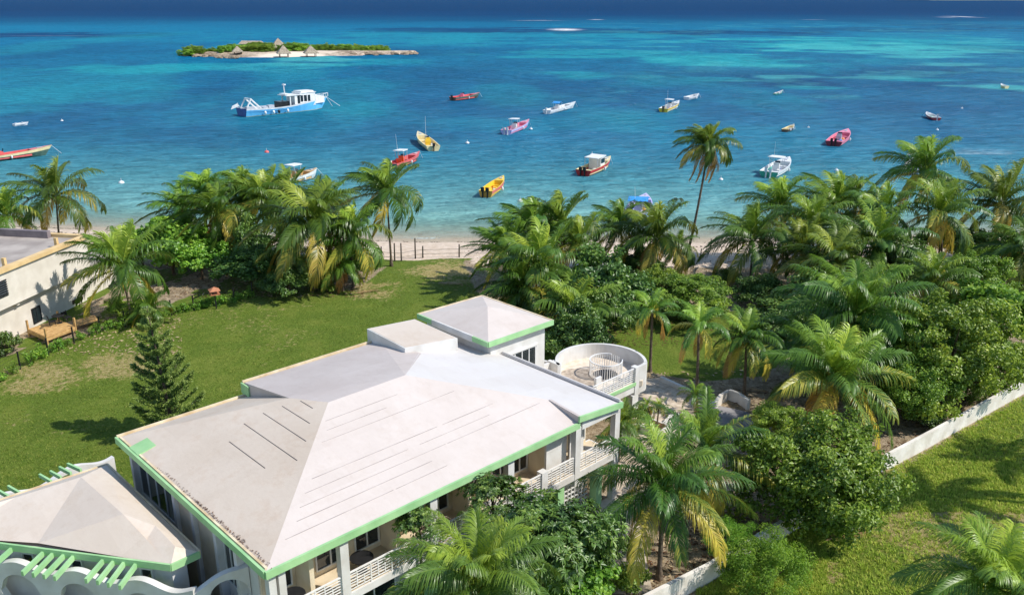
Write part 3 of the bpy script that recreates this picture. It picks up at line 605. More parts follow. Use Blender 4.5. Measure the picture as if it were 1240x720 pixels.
# pergola beams reaching from the eaves to the scalloped wall
def pbeam(x0, y0, x1, y1):
    a, b = q(x0, y0, 6.28), q(x1, y1, 6.28); mb = MB(); mb.bar(a, b, .12, .24); wb(mb, 'pergola_beam', M['green'])
for (x0, y0, x1, y1) in [(-8,664,-24,683),(16,663,-3,680),(55,667,27,694),(66,669,40,696),(79,671,53,698),(91,672,66,700),(129,674,104,703),(141,676,118,705),(154,677,131,708),(168,679,145,711)]: pbeam(x0, y0, x1, y1)
for (x0, y0, x1, y1) in [(98,569,82,562),(86,573,72,566),(74,578,61,571),(62,583,48,575),(24,597,10,589),(12,602,-2,594)]:
    a, b = q(x0, y0, 6.28), q(x1, y1, 6.28); mb = MB(); mb.bar(a, b, .11, .2); wb(mb, 'pergola_beam', M['green'])
# scalloped arcade wall in front
def scallop(name, p0, p1, z0, zb, hs, arches, parent_lab, cat, thick=.3, zlow=1.6, amp=.4, period=3.6, phase=0., grow=0.):
    """wavy-topped wall with round openings; arches: list of (centre s, radius, centre z)"""
    p0 = Vector(p0+(0,)) if len(p0) == 2 else Vector(p0); p1 = Vector(p1+(0,)) if len(p1) == 2 else Vector(p1)
    L_ = (p1-p0).length; ang = math.atan2(p1.y-p0.y, p1.x-p0.x)
    e = empty(name, (p0.x, p0.y, GZ), ang, parent_lab, cat)
    mb = MB(); n = int(L_/.12); 
    def top(s): return zb+amp*(.5-.5*math.cos(2*PI*(s-phase)/period))+grow*s/L_
    for i in range(n):
        s0 = L_*i/n; s1 = L_*(i+1)/n
        def gap(s):
            for c, r, cz in arches:
                if abs(s-c) < r: h = math.sqrt(r*r-(s-c)**2); return cz-h, cz+h
            return None
        g0, g1 = gap(s0), gap(s1); t0, t1 = top(s0), top(s1)
        def seg(a0, b0, a1, b1):
            vs = [(s0, 0, a0), (s1, 0, a1), (s1, thick, a1), (s0, thick, a0), (s0, 0, b0), (s1, 0, b1), (s1, thick, b1), (s0, thick, b0)]
            vs = [(x, y, z-GZ) for x, y, z in vs]
            mb.add(vs, [(0, 3, 2, 1), (4, 5, 6, 7), (0, 1, 5, 4), (2, 3, 7, 6)]+([(3, 0, 4, 7)] if i == 0 else [])+([(1, 2, 6, 5)] if i == n-1 else []))
        if g0 is None and g1 is None: seg(zlow, t0, zlow, t1)
        else:
            c0 = g0 or (g1[0]+g1[1], )*2; 
            if g0 is None: mid = (g1[0]+g1[1])/2; g0 = (mid, mid)
            if g1 is None: mid = (g0[0]+g0[1])/2; g1 = (mid, mid)
            seg(zlow, g0[0], zlow, g1[0]); seg(g0[1], t0, g1[1], t1)
    o = mb.build('wall_body', M['white'], e); return e
WZ = 6.0
wa = q(-30, 674, WZ); wb_ = q(233, 712, WZ)
L1 = (Vector(wb_)-Vector(wa)).length; wdir = (Vector(wb_)-Vector(wa)).normalized()
P0w = vw(wa[0], wa[1]); P1w = vw(wb_[0], wb_[1])
sarc = [(Vector(q(x_, y_, WZ-.55))-Vector(wa)).dot(wdir) for x_, y_ in ((16, 697), (90, 706), (170, 716))]
per = (sarc[2]-sarc[0])/2
scallop('arcade_wall', P0w, P1w, 0, WZ-.38, 0, [(s_, 1.0, WZ-1.65) for s_ in sarc], 'wavy-topped white arcade wall with round openings under the pergola beams, bottom left', 'wall', thick=.32, amp=.4, period=per, phase=sarc[0]-per/2)
P2w = vw(.66, 3.05)
L2 = (Vector(P2w)-Vector(P1w)).length
e2 = scallop('arcade_wall', P1w, P2w, 0, WZ-.35, 0, [(L2*.62, .85, 5.2)], 'short curved white garden wall with one round arch, joined to the corner of the big villa', 'wall', thick=.32, amp=.25, period=L2*1.2, phase=-L2*.1, grow=.85)
pbA = at(137, 546, 5.4); pbB = at(-30, 612, 5.4)
scallop('arcade_wall', (pbB.x, pbB.y), (pbA.x, pbA.y), 0, 4.95, 0, [((pbA-pbB).length*.62, .7, 4.4), ((pbA-pbB).length*.2, .7, 4.4)], 'wavy-topped white wall behind the small wing, along the left lawn', 'wall', thick=.3, amp=.45, period=3.7, phase=-.6)

# ================================================================== NEIGHBOUR BEACH HOUSE, left
pa = at(0, 327, 8.3); pb = at(102, 286, 8.3); dvn = (pb-pa); dvn.z = 0; nl = dvn.length; nang = math.atan2(dvn.y, dvn.x)
house = empty('beach_house', (pa.x, pa.y, GZ), nang, 'cream beach house with ochre roof ledge and grey roof terrace at the left edge', 'house')
def hb_(mb, name, m, parent=house, label=None):
    mb.v = [(x, y, z-GZ) for x, y, z in mb.v]; o = mb.build(name, m, parent)
    if label: o['label'] = label
    return o
def hq(px, py, off=0.):    # survey pixel on the facade plane (local y = off)
    d = fw+Vector((1, 0, 0))*((px-620)/F_PX)-upv*((py-360)/F_PX); nrm = Vector((-math.sin(nang), math.cos(nang), 0))
    t = ((Vector((pa.x, pa.y, 0))-Vector((0, 0, CAM_H))).dot(nrm)+off)/d.dot(nrm); p = Vector((0, 0, CAM_H))+d*t-Vector((pa.x, pa.y, 0))
    return p.x*math.cos(nang)+p.y*math.sin(nang), p.z
HL = nl+.3; HD = 9.0
M['cream2'] = mat('pale_cream_render', srgb(222, 214, 200), srgb(206, 197, 182), .8, .8, bump=.1)
mb = MB(); mb.box(-14, HL, .1, HD, 4.9, 8.0); hb_(mb, 'upper_wall', M['cream2'])
mb = MB(); mb.box(-14, HL-.4, .75, HD-.4, 1.4, 4.9); hb_(mb, 'lower_wall', M['cream2'])
mb = MB(); mb.box(HL-.39, HL+5.2, 1.2, HD-1.5, 1.4, 4.7); hb_(mb, 'lower_wall', M['cream2']); mb = MB(); mb.box(HL-.39, HL+5.5, 1.0, HD-1.3, 4.7, 4.9); hb_(mb, 'lower_roof', M['slate'])
mb = MB(); mb.box(-14, HL+.2, -.15, .45, 8.0, 8.36); mb.box(HL-.3, HL+.2, .45, HD, 8.0, 8.36); hb_(mb, 'roof_ledge', M['orange'])
mb = MB(); mb.box(-14, HL-.3, .45, HD, 8.0, 8.06); hb_(mb, 'roof_terrace', M['slate'])
for s in (1.2, 7.9):
    mb = MB(); mb.box(s, s+.28, .5, .78, 8.06, 8.95); hb_(mb, 'roof_post', M['orange'])
for s in (-4, 1.5, 6.5, 10.5):
    mb = MB(); mb.box(s, s+.3, .3, .748, 4.6, 4.9); hb_(mb, 'bracket', M['cream2'])
def hwin(x0, y0, x1, y1):
    (s0, z1), (s1, z0) = hq(x0, y0, .75), hq(x1, y1, .75); z0 = max(z0, 2.2); f = MB(); g = MB()
    f.box(s0-.08, s1+.08, .66, .748, z0-.1, z0); f.box(s0-.08, s0, .66, .748, z0, z1); f.box(s1, s1+.08, .66, .748, z0, z1); f.box(s0-.08, s1+.08, .66, .748, z1, z1+.1); f.box((s0+s1)/2-.03, (s0+s1)/2+.03, .68, .748, z0, z1)
    g.box(s0, s1, .71, .746, z0, z1); fr = hb_(f, 'window', M['dark']); hb_(g, 'pane', M['glass'], fr); return s0, z0
hwin(38, 375, 51, 392); hwin(88, 365, 102, 379); hwin(134, 360, 148, 372)
s0, z1 = hq(0, 339, .1); s1, z0 = hq(10, 356, .1); mb = MB()
mb.box(s0-1, s1, .02, .09, z0-.05, z0+.03)
for i in range(7): mb.box(s0-1, s1, .0, .08, z0+.1+i*(z1-z0)/7.5, z0+.2+i*(z1-z0)/7.5)
hb_(mb, 'louvre', M['dark'])
# white balustrade and low walls at the far edge of the roof terrace
mb = MB()
for i in range(12):
    s = 1.0+i*.5; mb.box(s, s+.12, HD-.25, HD-.1, 8.06, 8.7)
mb.box(.9, 7.2, HD-.3, HD-.05, 8.7, 8.82); hb_(mb, 'balustrade', M['white'])
mb = MB(); mb.box(-.5, .5, HD-1.2, HD-.1, 8.06, 9.1); hb_(mb, 'roof_pier', M['white'])
mb = MB(); mb.box(7.3, 7.7, HD-.6, HD-.2, 8.06, 9.2); hb_(mb, 'roof_post', M['cream2'])
mb = MB(); mb.prism([(-14, HD-2.2), (-.5, HD-1.3), (-.5, HD-1.0), (-14, HD-1.9)], 8.06, 8.9); hb_(mb, 'roof_wall', mat('grey_plaster', srgb(178, 166, 166), srgb(150, 140, 142), 1.))
mb = MB(); mb.box(HL-.9, HL-.4, 3.5, HD-.2, 8.06, 8.75); hb_(mb, 'roof_wall', mat('dark_plaster', srgb(134, 122, 122), srgb(108, 98, 100), 1.))
# timber deck
c = [hq(34, 402, 0)[0]]
def dq(px, py, z):
    p = at(px, py, z); dx, dy = p.x-pa.x, p.y-pa.y; cc, ss = math.cos(nang), math.sin(nang); return (dx*cc+dy*ss, -dx*ss+dy*cc)
deck = empty('wooden_deck', (pa.x, pa.y, GZ), nang, 'pale timber deck with short posts beside the cream beach house', 'deck')
d1, d2, d3 = dq(34, 398, 2.5), dq(56, 408, 2.5), dq(91, 395, 2.5); d4 = (d3[0], .7); 
mb = MB(); pl = [d1, d2, d3, (d3[0]+.2, d1[1]+.3)]
pl = [(d1[0], d1[1]), (d2[0], d2[1]), (d3[0], d3[1]), (d3[0]-(d2[0]-d1[0])*.9, d3[1]-(d2[1]-d1[1])*.9)]
area = sum(pl[i][0]*pl[(i+1) % 4][1]-pl[(i+1) % 4][0]*pl[i][1] for i in range(4))
if area < 0: pl = pl[::-1]
mb.prism(pl, 2.35, 2.5); hb_(mb, 'deck_boards', M['wood'], deck)
for p in pl:
    mb = MB(); mb.box(p[0]-.07, p[0]+.07, p[1]-.07, p[1]+.07, 1.5, 3.3); hb_(mb, 'deck_post', M['wood'], deck)
mb = MB()
for i in range(4): 
    a, b = pl[i], pl[(i+1) % 4]; mb.bar((a[0], a[1], 2.28), (b[0], b[1], 2.28), .08, .3)
hb_(mb, 'deck_edge', M['wood'], deck)
def furn(px, py, name, label, cat, kind, rz=0, z=1.8, m='dark'):
    p = at(px, py, z); e = empty(name, (p.x, p.y, z), rz, label, cat)
    if kind == 'chair':
        b = MB(); b.box(-.26, .26, -.26, .26, .38, .44); b.build('seat', M[m], e)
        b = MB(); b.bar((-.24, .24, .44), (-.24, .34, .95), .05); b.bar((.24, .24, .44), (.24, .34, .95), .05); b.box(-.24, .24, .26, .31, .55, .9); b.build('backrest', M[m], e)
        for sx in (-1, 1):
            for sy in (-1, 1):
                b = MB(); b.bar((.23*sx, .23*sy, 0), (.23*sx, .23*sy, .38), .04); b.build('leg', M[m], e)
    elif kind == 'table':
        b = MB(); b.lathe([(.55, .7), (.55, .74), (0, .74)], (0, 0, 0), 20); b.lathe([(0, .7), (.55, .7)], (0, 0, 0), 20); b.build('tabletop', M[m], e)
        b = MB(); b.lathe([(.25, 0), (.25, .03), (.04, .05), (.04, .7)], (0, 0, 0), 12); b.build('pedestal', M[m], e)
    elif kind == 'lounger':
        b = MB(); b.slab([(-.3, -.95, .36), (.3, -.95, .36), (.3, .35, .36), (-.3, .35, .36)], .06); b.build('seat', M[m], e)
        b = MB(); b.slab([(-.3, .36, .36), (.3, .36, .36), (.3, .95, .75), (-.3, .95, .75)], .06); b.build('backrest', M[m], e)
        for sx in (-1, 1):
            for y in (-.85, .3):
                b = MB(); b.bar((.26*sx, y, 0), (.26*sx, y, .32), .05); b.build('leg', M[m], e)
    return e
dk2 = [dq(92, 393, 2.45), dq(118, 386, 2.45), dq(114, 381, 2.45), dq(88, 388, 2.45)]
mb = MB(); mb.prism(dk2 if sum(dk2[i][0]*dk2[(i+1) % 4][1]-dk2[(i+1) % 4][0]*dk2[i][1] for i in range(4)) > 0 else dk2[::-1], 2.3, 2.44); hb_(mb, 'deck_ramp', M['wood'], deck)
furn(72, 391, 'deck_table', 'round dark table in the middle of the timber deck', 'table', 'table', 0, 2.5)
furn(64, 394, 'deck_chair', 'dark chair on the timber deck, nearer the first window', 'chair', 'chair', 2.2, 2.5)
furn(82, 389, 'deck_chair', 'dark chair at the far right end of the timber deck', 'chair', 'chair', 1.2, 2.5)
furn(742, 342, 'sun_lounger', 'pale green plastic sun lounger among the palms by the beach', 'lounger', 'lounger', 1.1, 1.8, 'white_plastic')
p = vw(1.55, .95); e = furn(0, 0, 'balcony_table', 'round dark table on the first balcony from the left corner', 'table', 'table', 0, 5.02); e.location = (p[0], p[1], 5.02)
p = vw(5.2, 1.1); e = furn(0, 0, 'balcony_table', 'round dark table on the second balcony behind the railing', 'table', 'table', 0, 5.02); e.location = (p[0], p[1], 5.02)

# ================================================================== PAVING, WALLS, PLANTERS
def sheet(name, pts, m, dz=.03, kind='structure', thick=.12):
    mb = MB(); pl = [tuple(at(a, b, GZ)[:2]) for a, b in pts]
    area = sum(pl[i][0]*pl[(i+1) % len(pl)][1]-pl[(i+1) % len(pl)][0]*pl[i][1] for i in range(len(pl)))
    if area < 0: pl = pl[::-1]
    mb.prism(pl, GZ-thick, GZ+.1+dz); o = mb.build(name, m); o['kind'] = kind; return o
# tiled paving with joints
def tiled(name, c1, c2, sc, mortar):
    m = bpy.data.materials.new(name); m.use_nodes = True; n = m.node_tree; P = n.nodes['Principled BSDF']; P.inputs['Roughness'].default_value = .8
    tc = n.nodes.new('ShaderNodeTexCoord'); mp = n.nodes.new('ShaderNodeMapping'); mp.inputs['Rotation'].default_value = (0, 0, -A_ANG); n.links.new(tc.outputs['Object'], mp.inputs[0])
    b = n.nodes.new('ShaderNodeTexBrick'); b.inputs['Scale'].default_value = sc; b.inputs['Mortar Size'].default_value = .012; b.offset = .0; b.inputs['Color1'].default_value = c1; b.inputs['Color2'].default_value = c2; b.inputs['Mortar'].default_value = mortar; b.inputs['Brick Width'].default_value = .5; b.inputs['Row Height'].default_value = .5
    n.links.new(mp.outputs[0], b.inputs[0])
    nz = n.nodes.new('ShaderNodeTexNoise'); nz.inputs['Scale'].default_value = 1.6; nz.inputs['Detail'].default_value = 6; n.links.new(tc.outputs['Object'], nz.inputs[0])
    mx = n.nodes.new('ShaderNodeMix'); mx.data_type = 'RGBA'; mx.blend_type = 'MULTIPLY'; mx.inputs[0].default_value = .8
    r = n.nodes.new('ShaderNodeValToRGB'); r.color_ramp.elements[0].position = .3; r.color_ramp.elements[0].color = (.55, .5, .44, 1); r.color_ramp.elements[1].position = .62; r.color_ramp.elements[1].color = (1, 1, 1, 1)
    n.links.new(nz.outputs[0], r.inputs[0]); n.links.new(b.outputs[0], mx.inputs['A']); n.links.new(r.outputs[0], mx.inputs['B']); n.links.new(mx.outputs['Result'], P.inputs['Base Color']); return m
TP = tiled('paving_tile', srgb(218, 202, 182), srgb(206, 188, 166), 1.1, srgb(150, 134, 114))
sheet('paving', [(745, 600), (752, 520), (768, 462), (805, 458), (868, 492), (850, 520), (812, 540), (800, 572), (775, 612)], TP)
sheet('court', [(868, 492), (905, 500), (935, 520), (905, 546), (866, 522)], M['concd'], .02)
sheet('paving', [(660, 640), (745, 600), (775, 640), (790, 719), (690, 719)], M['conc'], .02)
def run_wall(name, pts, h, th, m, label, cat='wall', base=GZ, kind=None):
    """low wall following ground points, ends mitred"""
    P_ = [Vector((p[0], p[1], 0)) for p in pts]; L_ = []; R_ = []
    for i, p in enumerate(P_):
        d = ((P_[min(i+1, len(P_)-1)]-p).normalized()+(p-P_[max(i-1, 0)]).normalized()).normalized(); nn = Vector((-d.y, d.x, 0))*(th/2); L_.append(p+nn); R_.append(p-nn)
    mb = MB(); n = len(P_); vs = []
    for i in range(n): vs += [(L_[i].x, L_[i].y, base-.3), (R_[i].x, R_[i].y, base-.3), (R_[i].x, R_[i].y, base+h), (L_[i].x, L_[i].y, base+h)]
    fs = [(i*4+j, i*4+(j+1) % 4, (i+1)*4+(j+1) % 4, (i+1)*4+j) for i in range(n-1) for j in range(4)]+[(3, 2, 1, 0), tuple((n-1)*4+j for j in range(4))]
    mb.add(vs, fs); c0 = P_[0]; mb.v = [(x-c0.x, y-c0.y, z-base) for x, y, z in mb.v]
    o = mb.build(name, m, loc=(c0.x, c0.y, base)); return tag(o, label, cat, kind=kind)
bwp = [at(a, b, 2.95) for a, b in [(740, 742), (790, 716), (858, 682), (940, 634), (1010, 592), (1075, 549), (1130, 520), (1185, 490), (1240, 460), (1330, 412), (1420, 370)]]
run_wall('boundary_wall', [(p.x, p.y) for p in bwp], 1.15, .22, M['wallpaint'], 'long low white boundary wall running diagonally past the round tree to the right edge')
run_wall('garden_wall', [at(*p)[:2] for p in [(800, 462), (835, 478), (862, 494)]], .45, .3, M['wallpaint'], 'low white kerb wall between the pale paving and the lawn')
run_wall('garden_wall', [at(*p)[:2] for p in [(838, 498), (862, 500), (872, 488), (882, 482)]], .7, .25, M['wallpaint'], 'curved low white wall at the left of the grey court')
run_wall('garden_wall', [at(*p)[:2] for p in [(882, 483), (895, 488), (906, 496)]], .8, .25, M['wallpaint'], 'straight low white wall at the back of the grey court')
run_wall('garden_wall', [at(*p)[:2] for p in [(804, 522), (812, 512), (822, 510)]], .6, .3, M['wallpaint'], 'short white wall end beside the planted twin palm')
pp = at(793, 524); mb = MB(); s = .75
mb.prism([(-s, -s), (s, -s), (s, s), (-s, s)], 0, .45); mb.prism([(-s+.15, -s+.15), (s-.15, -s+.15), (s-.15, s-.15), (-s+.15, s-.15)], .44, .455, 1)
o = mb.build('planter', [M['wallpaint'], M['litter']], loc=(pp.x, pp.y, GZ+.12)); o.rotation_euler.z = A_ANG; tag(o, 'square white planter box holding a small twin palm on the paving', 'planter')

# ---- wire fence on the left lawn: posts and hedge shrubs
fl = [(-12, 470), (25, 447), (59, 430), (90, 416), (122, 403), (152, 396), (182, 388), (208, 382), (235, 376), (262, 371), (284, 366), (306, 360)]
fpts = [at(a, b, GZ) for a, b in fl]
fence = empty('wire_fence', (fpts[0].x, fpts[0].y, GZ), 0, 'thin wire fence on dark metal posts along the left side of the lawn', 'fence')
f0 = fpts[0]
for p in fpts:
    mb = MB(); d = p-f0; mb.box(d.x-.05, d.x+.05, d.y-.05, d.y+.05, -.2, 1.55); mb.build('fence_post', M['dark'], fence)
mb = MB()
for i in range(len(fpts)-1):
    a, b = fpts[i]-f0, fpts[i+1]-f0
    for z in (.3, .75, 1.2, 1.5): mb.bar((a.x, a.y, z), (b.x, b.y, z), .012)
mb.build('fence_wire', M['dark'], fence)
bl = [(448, 318, 1.4), (462, 315, 1.2), (478, 316, 1.7), (486, 316, 1.7), (503, 313, 2.0), (512, 312, 1.0), (556, 311, 1.1), (600, 311, 1.2), (640, 311, 1.1)]
bp_ = [at(a, b, GZ) for a, b, h in bl]
bf = empty('beach_fence', (bp_[0].x, bp_[0].y, GZ), 0, 'rustic wire fence on uneven wooden posts between the lawn and the beach', 'fence')
for p, (a, b, h) in zip(bp_, bl):
    mb = MB(); d = p-bp_[0]; mb.tube([(d.x, d.y, -.3), (d.x+.03, d.y, h+.4)], [.09, .07], 6); mb.build('fence_post', M['postgrey'], bf)
mb = MB()
for i in range(len(bp_)-1):
    a, b = bp_[i]-bp_[0], bp_[i+1]-bp_[0]
    for z in (.45, .95): mb.bar((a.x, a.y, z), (b.x, b.y, z), .03)
mb.build('fence_wire', M['postgrey'], bf)
for i, (a, b, lab) in enumerate([(860, 300, 'short wooden stake in the sand right of the tall leaning palm'), (848, 312, 'lone wooden stake beside the foot of the tall leaning palm')]):
    p = at(a, b, GZ); mb = MB(); mb.tube([(0, 0, -.2), (.05, 0, 1.1)], [.07, .06], 6); tag(mb.build('stake', M['postgrey'], loc=(p.x, p.y, GZ)), lab, 'stake')
# bird table on the fence line
p = at(262, 374, GZ); bt = empty('bird_table', (p.x, p.y, GZ), .5, 'small terracotta coloured bird table on a dark post by the fence', 'bird table')
mb = MB(); mb.box(-.05, .05, -.05, .05, 0, 1.5); mb.build('post', M['dark'], bt)
mb = MB(); mb.prism([(-.45, -.45), (.45, -.45), (.45, .45), (-.45, .45)], 1.5, 1.56); mb.add([(-.5, -.5, 1.9), (.5, -.5, 1.9), (.5, .5, 1.9), (-.5, .5, 1.9), (0, 0, 2.25)], [(0, 1, 4), (1, 2, 4), (2, 3, 4), (3, 0, 4), (3, 2, 1, 0)]); mb.box(-.4, -.34, -.4, -.34, 1.56, 1.9); mb.box(.34, .4, .34, .4, 1.56, 1.9); mb.box(.34, .4, -.4, -.34, 1.56, 1.9); mb.box(-.4, -.34, .34, .4, 1.56, 1.9)
mb.build('roof', mat('terracotta', srgb(196, 132, 96), srgb(168, 108, 78), 3), bt)
#@@BUILD_END
# ================================================================== VEGETATION
PALM = leafmat('palm_leaf', [(0, srgb(195, 207, 82)), (.2, srgb(139, 167, 57)), (.45, srgb(84, 120, 42)), (.66, srgb(91, 122, 46)), (.8, srgb(218, 197, 82)), (1, srgb(186, 139, 82))], .38, .34, .5, .06)
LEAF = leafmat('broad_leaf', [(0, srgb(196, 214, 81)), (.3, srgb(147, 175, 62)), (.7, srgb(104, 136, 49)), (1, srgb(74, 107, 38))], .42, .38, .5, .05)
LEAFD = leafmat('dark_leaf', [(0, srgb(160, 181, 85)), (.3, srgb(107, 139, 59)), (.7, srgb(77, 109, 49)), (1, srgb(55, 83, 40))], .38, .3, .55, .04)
LEAFB = leafmat('bright_leaf', [(0, srgb(184, 214, 81)), (.4, srgb(136, 177, 62)), (.8, srgb(100, 147, 49)), (1, srgb(72, 115, 38))], .42, .38, .5, .04)
NUT = mat('coconut', srgb(150, 120, 60), srgb(104, 92, 44), 5, .6)

def np_mesh(name, V, Fq, age, m):
    """V (n,3); Fq (k,4) quads or with -1 for tris"""
    me = bpy.data.meshes.new(name); me.vertices.add(len(V)); me.vertices.foreach_set('co', V.astype(np.float32).ravel())
    q = Fq.astype(np.int32); me.loops.add(q.size); me.loops.foreach_set('vertex_index', q.ravel()); me.polygons.add(len(q))
    me.polygons.foreach_set('loop_start', np.arange(0, q.size, q.shape[1], dtype=np.int32)); me.polygons.foreach_set('loop_total', np.full(len(q), q.shape[1], dtype=np.int32))
    me.update(calc_edges=True); a = me.attributes.new('age', 'FLOAT', 'POINT'); a.data.foreach_set('value', age.astype(np.float32))
    me.materials.append(m); return me
def unit(v): return v/np.maximum(np.linalg.norm(v, axis=-1, keepdims=True), 1e-9)

def palm_crown(name, seed, n=26, L0=4.3, wind=(-.9, .25), dead=1, yellow=3, droop=1., pairs=50, up_bias=0., lw=.06, full=None):
    g = np.random.RandomState(seed); V = []; Fs = []; Ag = []; nb = 0
    up = np.array([0, 0, 1.]); wv = np.array([wind[0], wind[1], 0.])
    for i in range(n):
        a = i/(n-1); azm = i*2.39996+g.uniform(-.25, .25)
        e0 = R(84-98*a**1.05+up_bias*(1-a)+g.uniform(-7, 7)); Lf = L0*(.62+.38*min(1, a*3.2))*g.uniform(.9, 1.08)
        bend = R((46+44*a)*droop+g.uniform(-10, 14)); tcol = .12+.5*min(1, a*1.8)+g.uniform(-.08, .1)
        if a > 1-(yellow+.5)/n: tcol = g.uniform(.74, .84)
        if a > 1-(dead+.01)/n and dead: tcol = g.uniform(.92, 1.); e0 = R(-35); 
        Kp = 13; P = [np.zeros(3)+np.array([math.cos(azm), math.sin(azm), 0])*.12+up*(.25*(1-a))]; 
        for k in range(1, Kp):
            t = k/(Kp-1); e = max(e0-bend*t**1.25, R(-86)); d = np.array([math.cos(azm)*math.cos(e), math.sin(azm)*math.cos(e), math.sin(e)]); d = d+wv*(.12+.75*t*t)*(.55+.3*(1-a)); d = d/np.linalg.norm(d)
            P.append(P[-1]+d*Lf/(Kp-1))
        P = np.array(P); T = unit(np.gradient(P, axis=0)); S = unit(np.cross(T, up)+1e-6); U = np.cross(S, T)
        tw = g.uniform(-.5, .5); S2 = S*math.cos(tw)+U*math.sin(tw); U2 = U*math.cos(tw)-S*math.sin(tw)
        # rachis
        wr = np.linspace(.055, .012, Kp)[:, None]; A_ = P-S*wr; B_ = P+S*wr; C_ = P-U*wr*1.2
        V.append(np.concatenate([A_, B_, C_])); k = np.arange(Kp-1)
        Fs.append(nb+np.concatenate([np.stack([k, k+1, Kp+k+1, Kp+k], -1), np.stack([Kp+k, Kp+k+1, 2*Kp+k+1, 2*Kp+k], -1), np.stack([2*Kp+k, 2*Kp+k+1, k+1, k], -1)])); Ag.append(np.full(3*Kp, max(.1, tcol-.25) if tcol < .7 else tcol)); nb += 3*Kp
        t = np.linspace(.10, .995, pairs); ti = t*(Kp-1); i0 = np.minimum(ti.astype(int), Kp-2); fr = (ti-i0)[:, None]
        ip = lambda Q: Q[i0]*(1-fr)+Q[i0+1]*fr
        p, tt, ss, uu = ip(P), unit(ip(T)), unit(ip(S2)), unit(ip(U2))
        ll = (1.2*L0/4.3*np.sin(PI*(.10+.82*t))**.65*g.uniform(.85, 1.1, pairs))[:, None]
        beta = (R(32)+R(30)*t)[:, None]*1.
        for sgn in (-1, 1):
            jit = g.normal(0, .09, (pairs, 3))
            d1 = unit(ss*sgn*np.cos(beta)+tt*np.sin(beta)+uu*(.28-.2*a)+jit+wv*.25)
            grav = .62+.8*a+.35*g.uniform(0, 1, (pairs, 1))
            d2 = unit(d1-up*grav*.8+wv*.3); d3 = unit(d2-up*grav*.8+wv*.15)
            q0 = p; q1 = q0+d1*ll*.4; q2 = q1+d2*ll*.33; q3 = q2+d3*ll*.3
            wdt = lw*L0/4.3; wv_ = unit(tt-d1*np.sum(tt*d1, -1, keepdims=True)+jit*.8)
            blk = np.stack([q0-wv_*wdt*.35, q0+wv_*wdt*.35, q1-wv_*wdt*.6, q1+wv_*wdt*.6, q2-wv_*wdt*.45, q2+wv_*wdt*.45, q3-wv_*.005, q3+wv_*.005], 1).reshape(-1, 3)
            b = nb+np.arange(pairs)[:, None]*8
            Fs.append(np.concatenate([b+np.array([[0, 1, 3, 2]]), b+np.array([[2, 3, 5, 4]]), b+np.array([[4, 5, 7, 6]])]))
            V.append(blk); Ag.append(np.repeat(np.clip(tcol+g.normal(0, .03, pairs)+(.05*(t-.5)), 0, 1), 8)); nb += pairs*8
    return np_mesh(name, np.concatenate(V), np.concatenate(Fs), np.concatenate(Ag), PALM)

def leaf_mesh(name, pos, out, size, aspect, age, m, seed, flat=.6, fold=.18):
    g = np.random.RandomState(seed); n = len(pos)
    nn = unit(out*(1-flat)+np.array([0, 0, 1.])*flat+g.normal(0, .45, (n, 3))); d = unit(np.cross(nn, g.normal(0, 1, (n, 3)))); s = np.cross(nn, d)
    sz = (size*g.uniform(.7, 1.25, n))[:, None]
    b = pos-d*sz*.5; tip = pos+d*sz*.5-nn*sz*.15; l = pos+s*sz*aspect*.5+nn*sz*fold; r_ = pos-s*sz*aspect*.5+nn*sz*fold
    V = np.stack([b, l, tip, r_], 1).reshape(-1, 3); i = np.arange(n)[:, None]*4; Fq = np.concatenate([i+np.array([[0, 1, 2]]), i+np.array([[0, 2, 3]])])
    return np_mesh(name, V, Fq, np.repeat(age, 4), m)

def crown_points(seed, ncl, rad, rcl, nleaf, flatbot=.35):
    g = np.random.RandomState(seed); C_ = []
    while len(C_) < ncl:
        v = g.normal(0, 1, 3); v /= np.linalg.norm(v); 
        if v[2] < -flatbot: continue
        rr_ = g.uniform(.3, 1.)**.6*(1+.2*math.sin(3*math.atan2(v[1], v[0])+seed)+.12*math.sin(5*v[2]+seed)+g.uniform(-.08, .16))
        C_.append(v*rr_)
    C_ = np.array(C_)*np.array(rad); rc = rcl*g.uniform(.6, 1.3, ncl); w_ = rc**2; idx = g.choice(ncl, nleaf, p=w_/w_.sum())
    v = unit(g.normal(0, 1, (nleaf, 3))); rad_ = g.uniform(.12, 1.05, nleaf)**.5; pos = C_[idx]+v*(rc[idx]*rad_)[:, None]*np.array([1, 1, .75])
    out = unit(unit(pos/np.array(rad))*.6+v*.6); tone = g.uniform(0, 1, ncl)[idx]
    return pos, out, np.clip(.25+.45*tone+g.normal(0, .14, nleaf), 0, 1), C_
def limbs(name, C_, seed, zb, r0=.18, k=9):
    g = random.Random(seed); mb = MB(); mb.tube([(0, 0, zb*2.6), (0, 0, zb), (.06, .03, zb*.6), (0, 0, zb*.3)], [r0*1.3, r0*1.25, r0, r0*.85], 8)
    for c in g.sample(list(C_), min(k, len(C_))):
        c = Vector(c); s = Vector((0, 0, zb*g.uniform(.25, .6))); mid = s.lerp(c, .5)+Vector((g.uniform(-.2, .2), g.uniform(-.2, .2), .25)); mb.tube([s, mid, c*.93], [r0*.55, r0*.35, r0*.1], 6)
    me = mb.build(name, M['bark2']); m_ = me.data; bpy.data.objects.remove(me); return m_
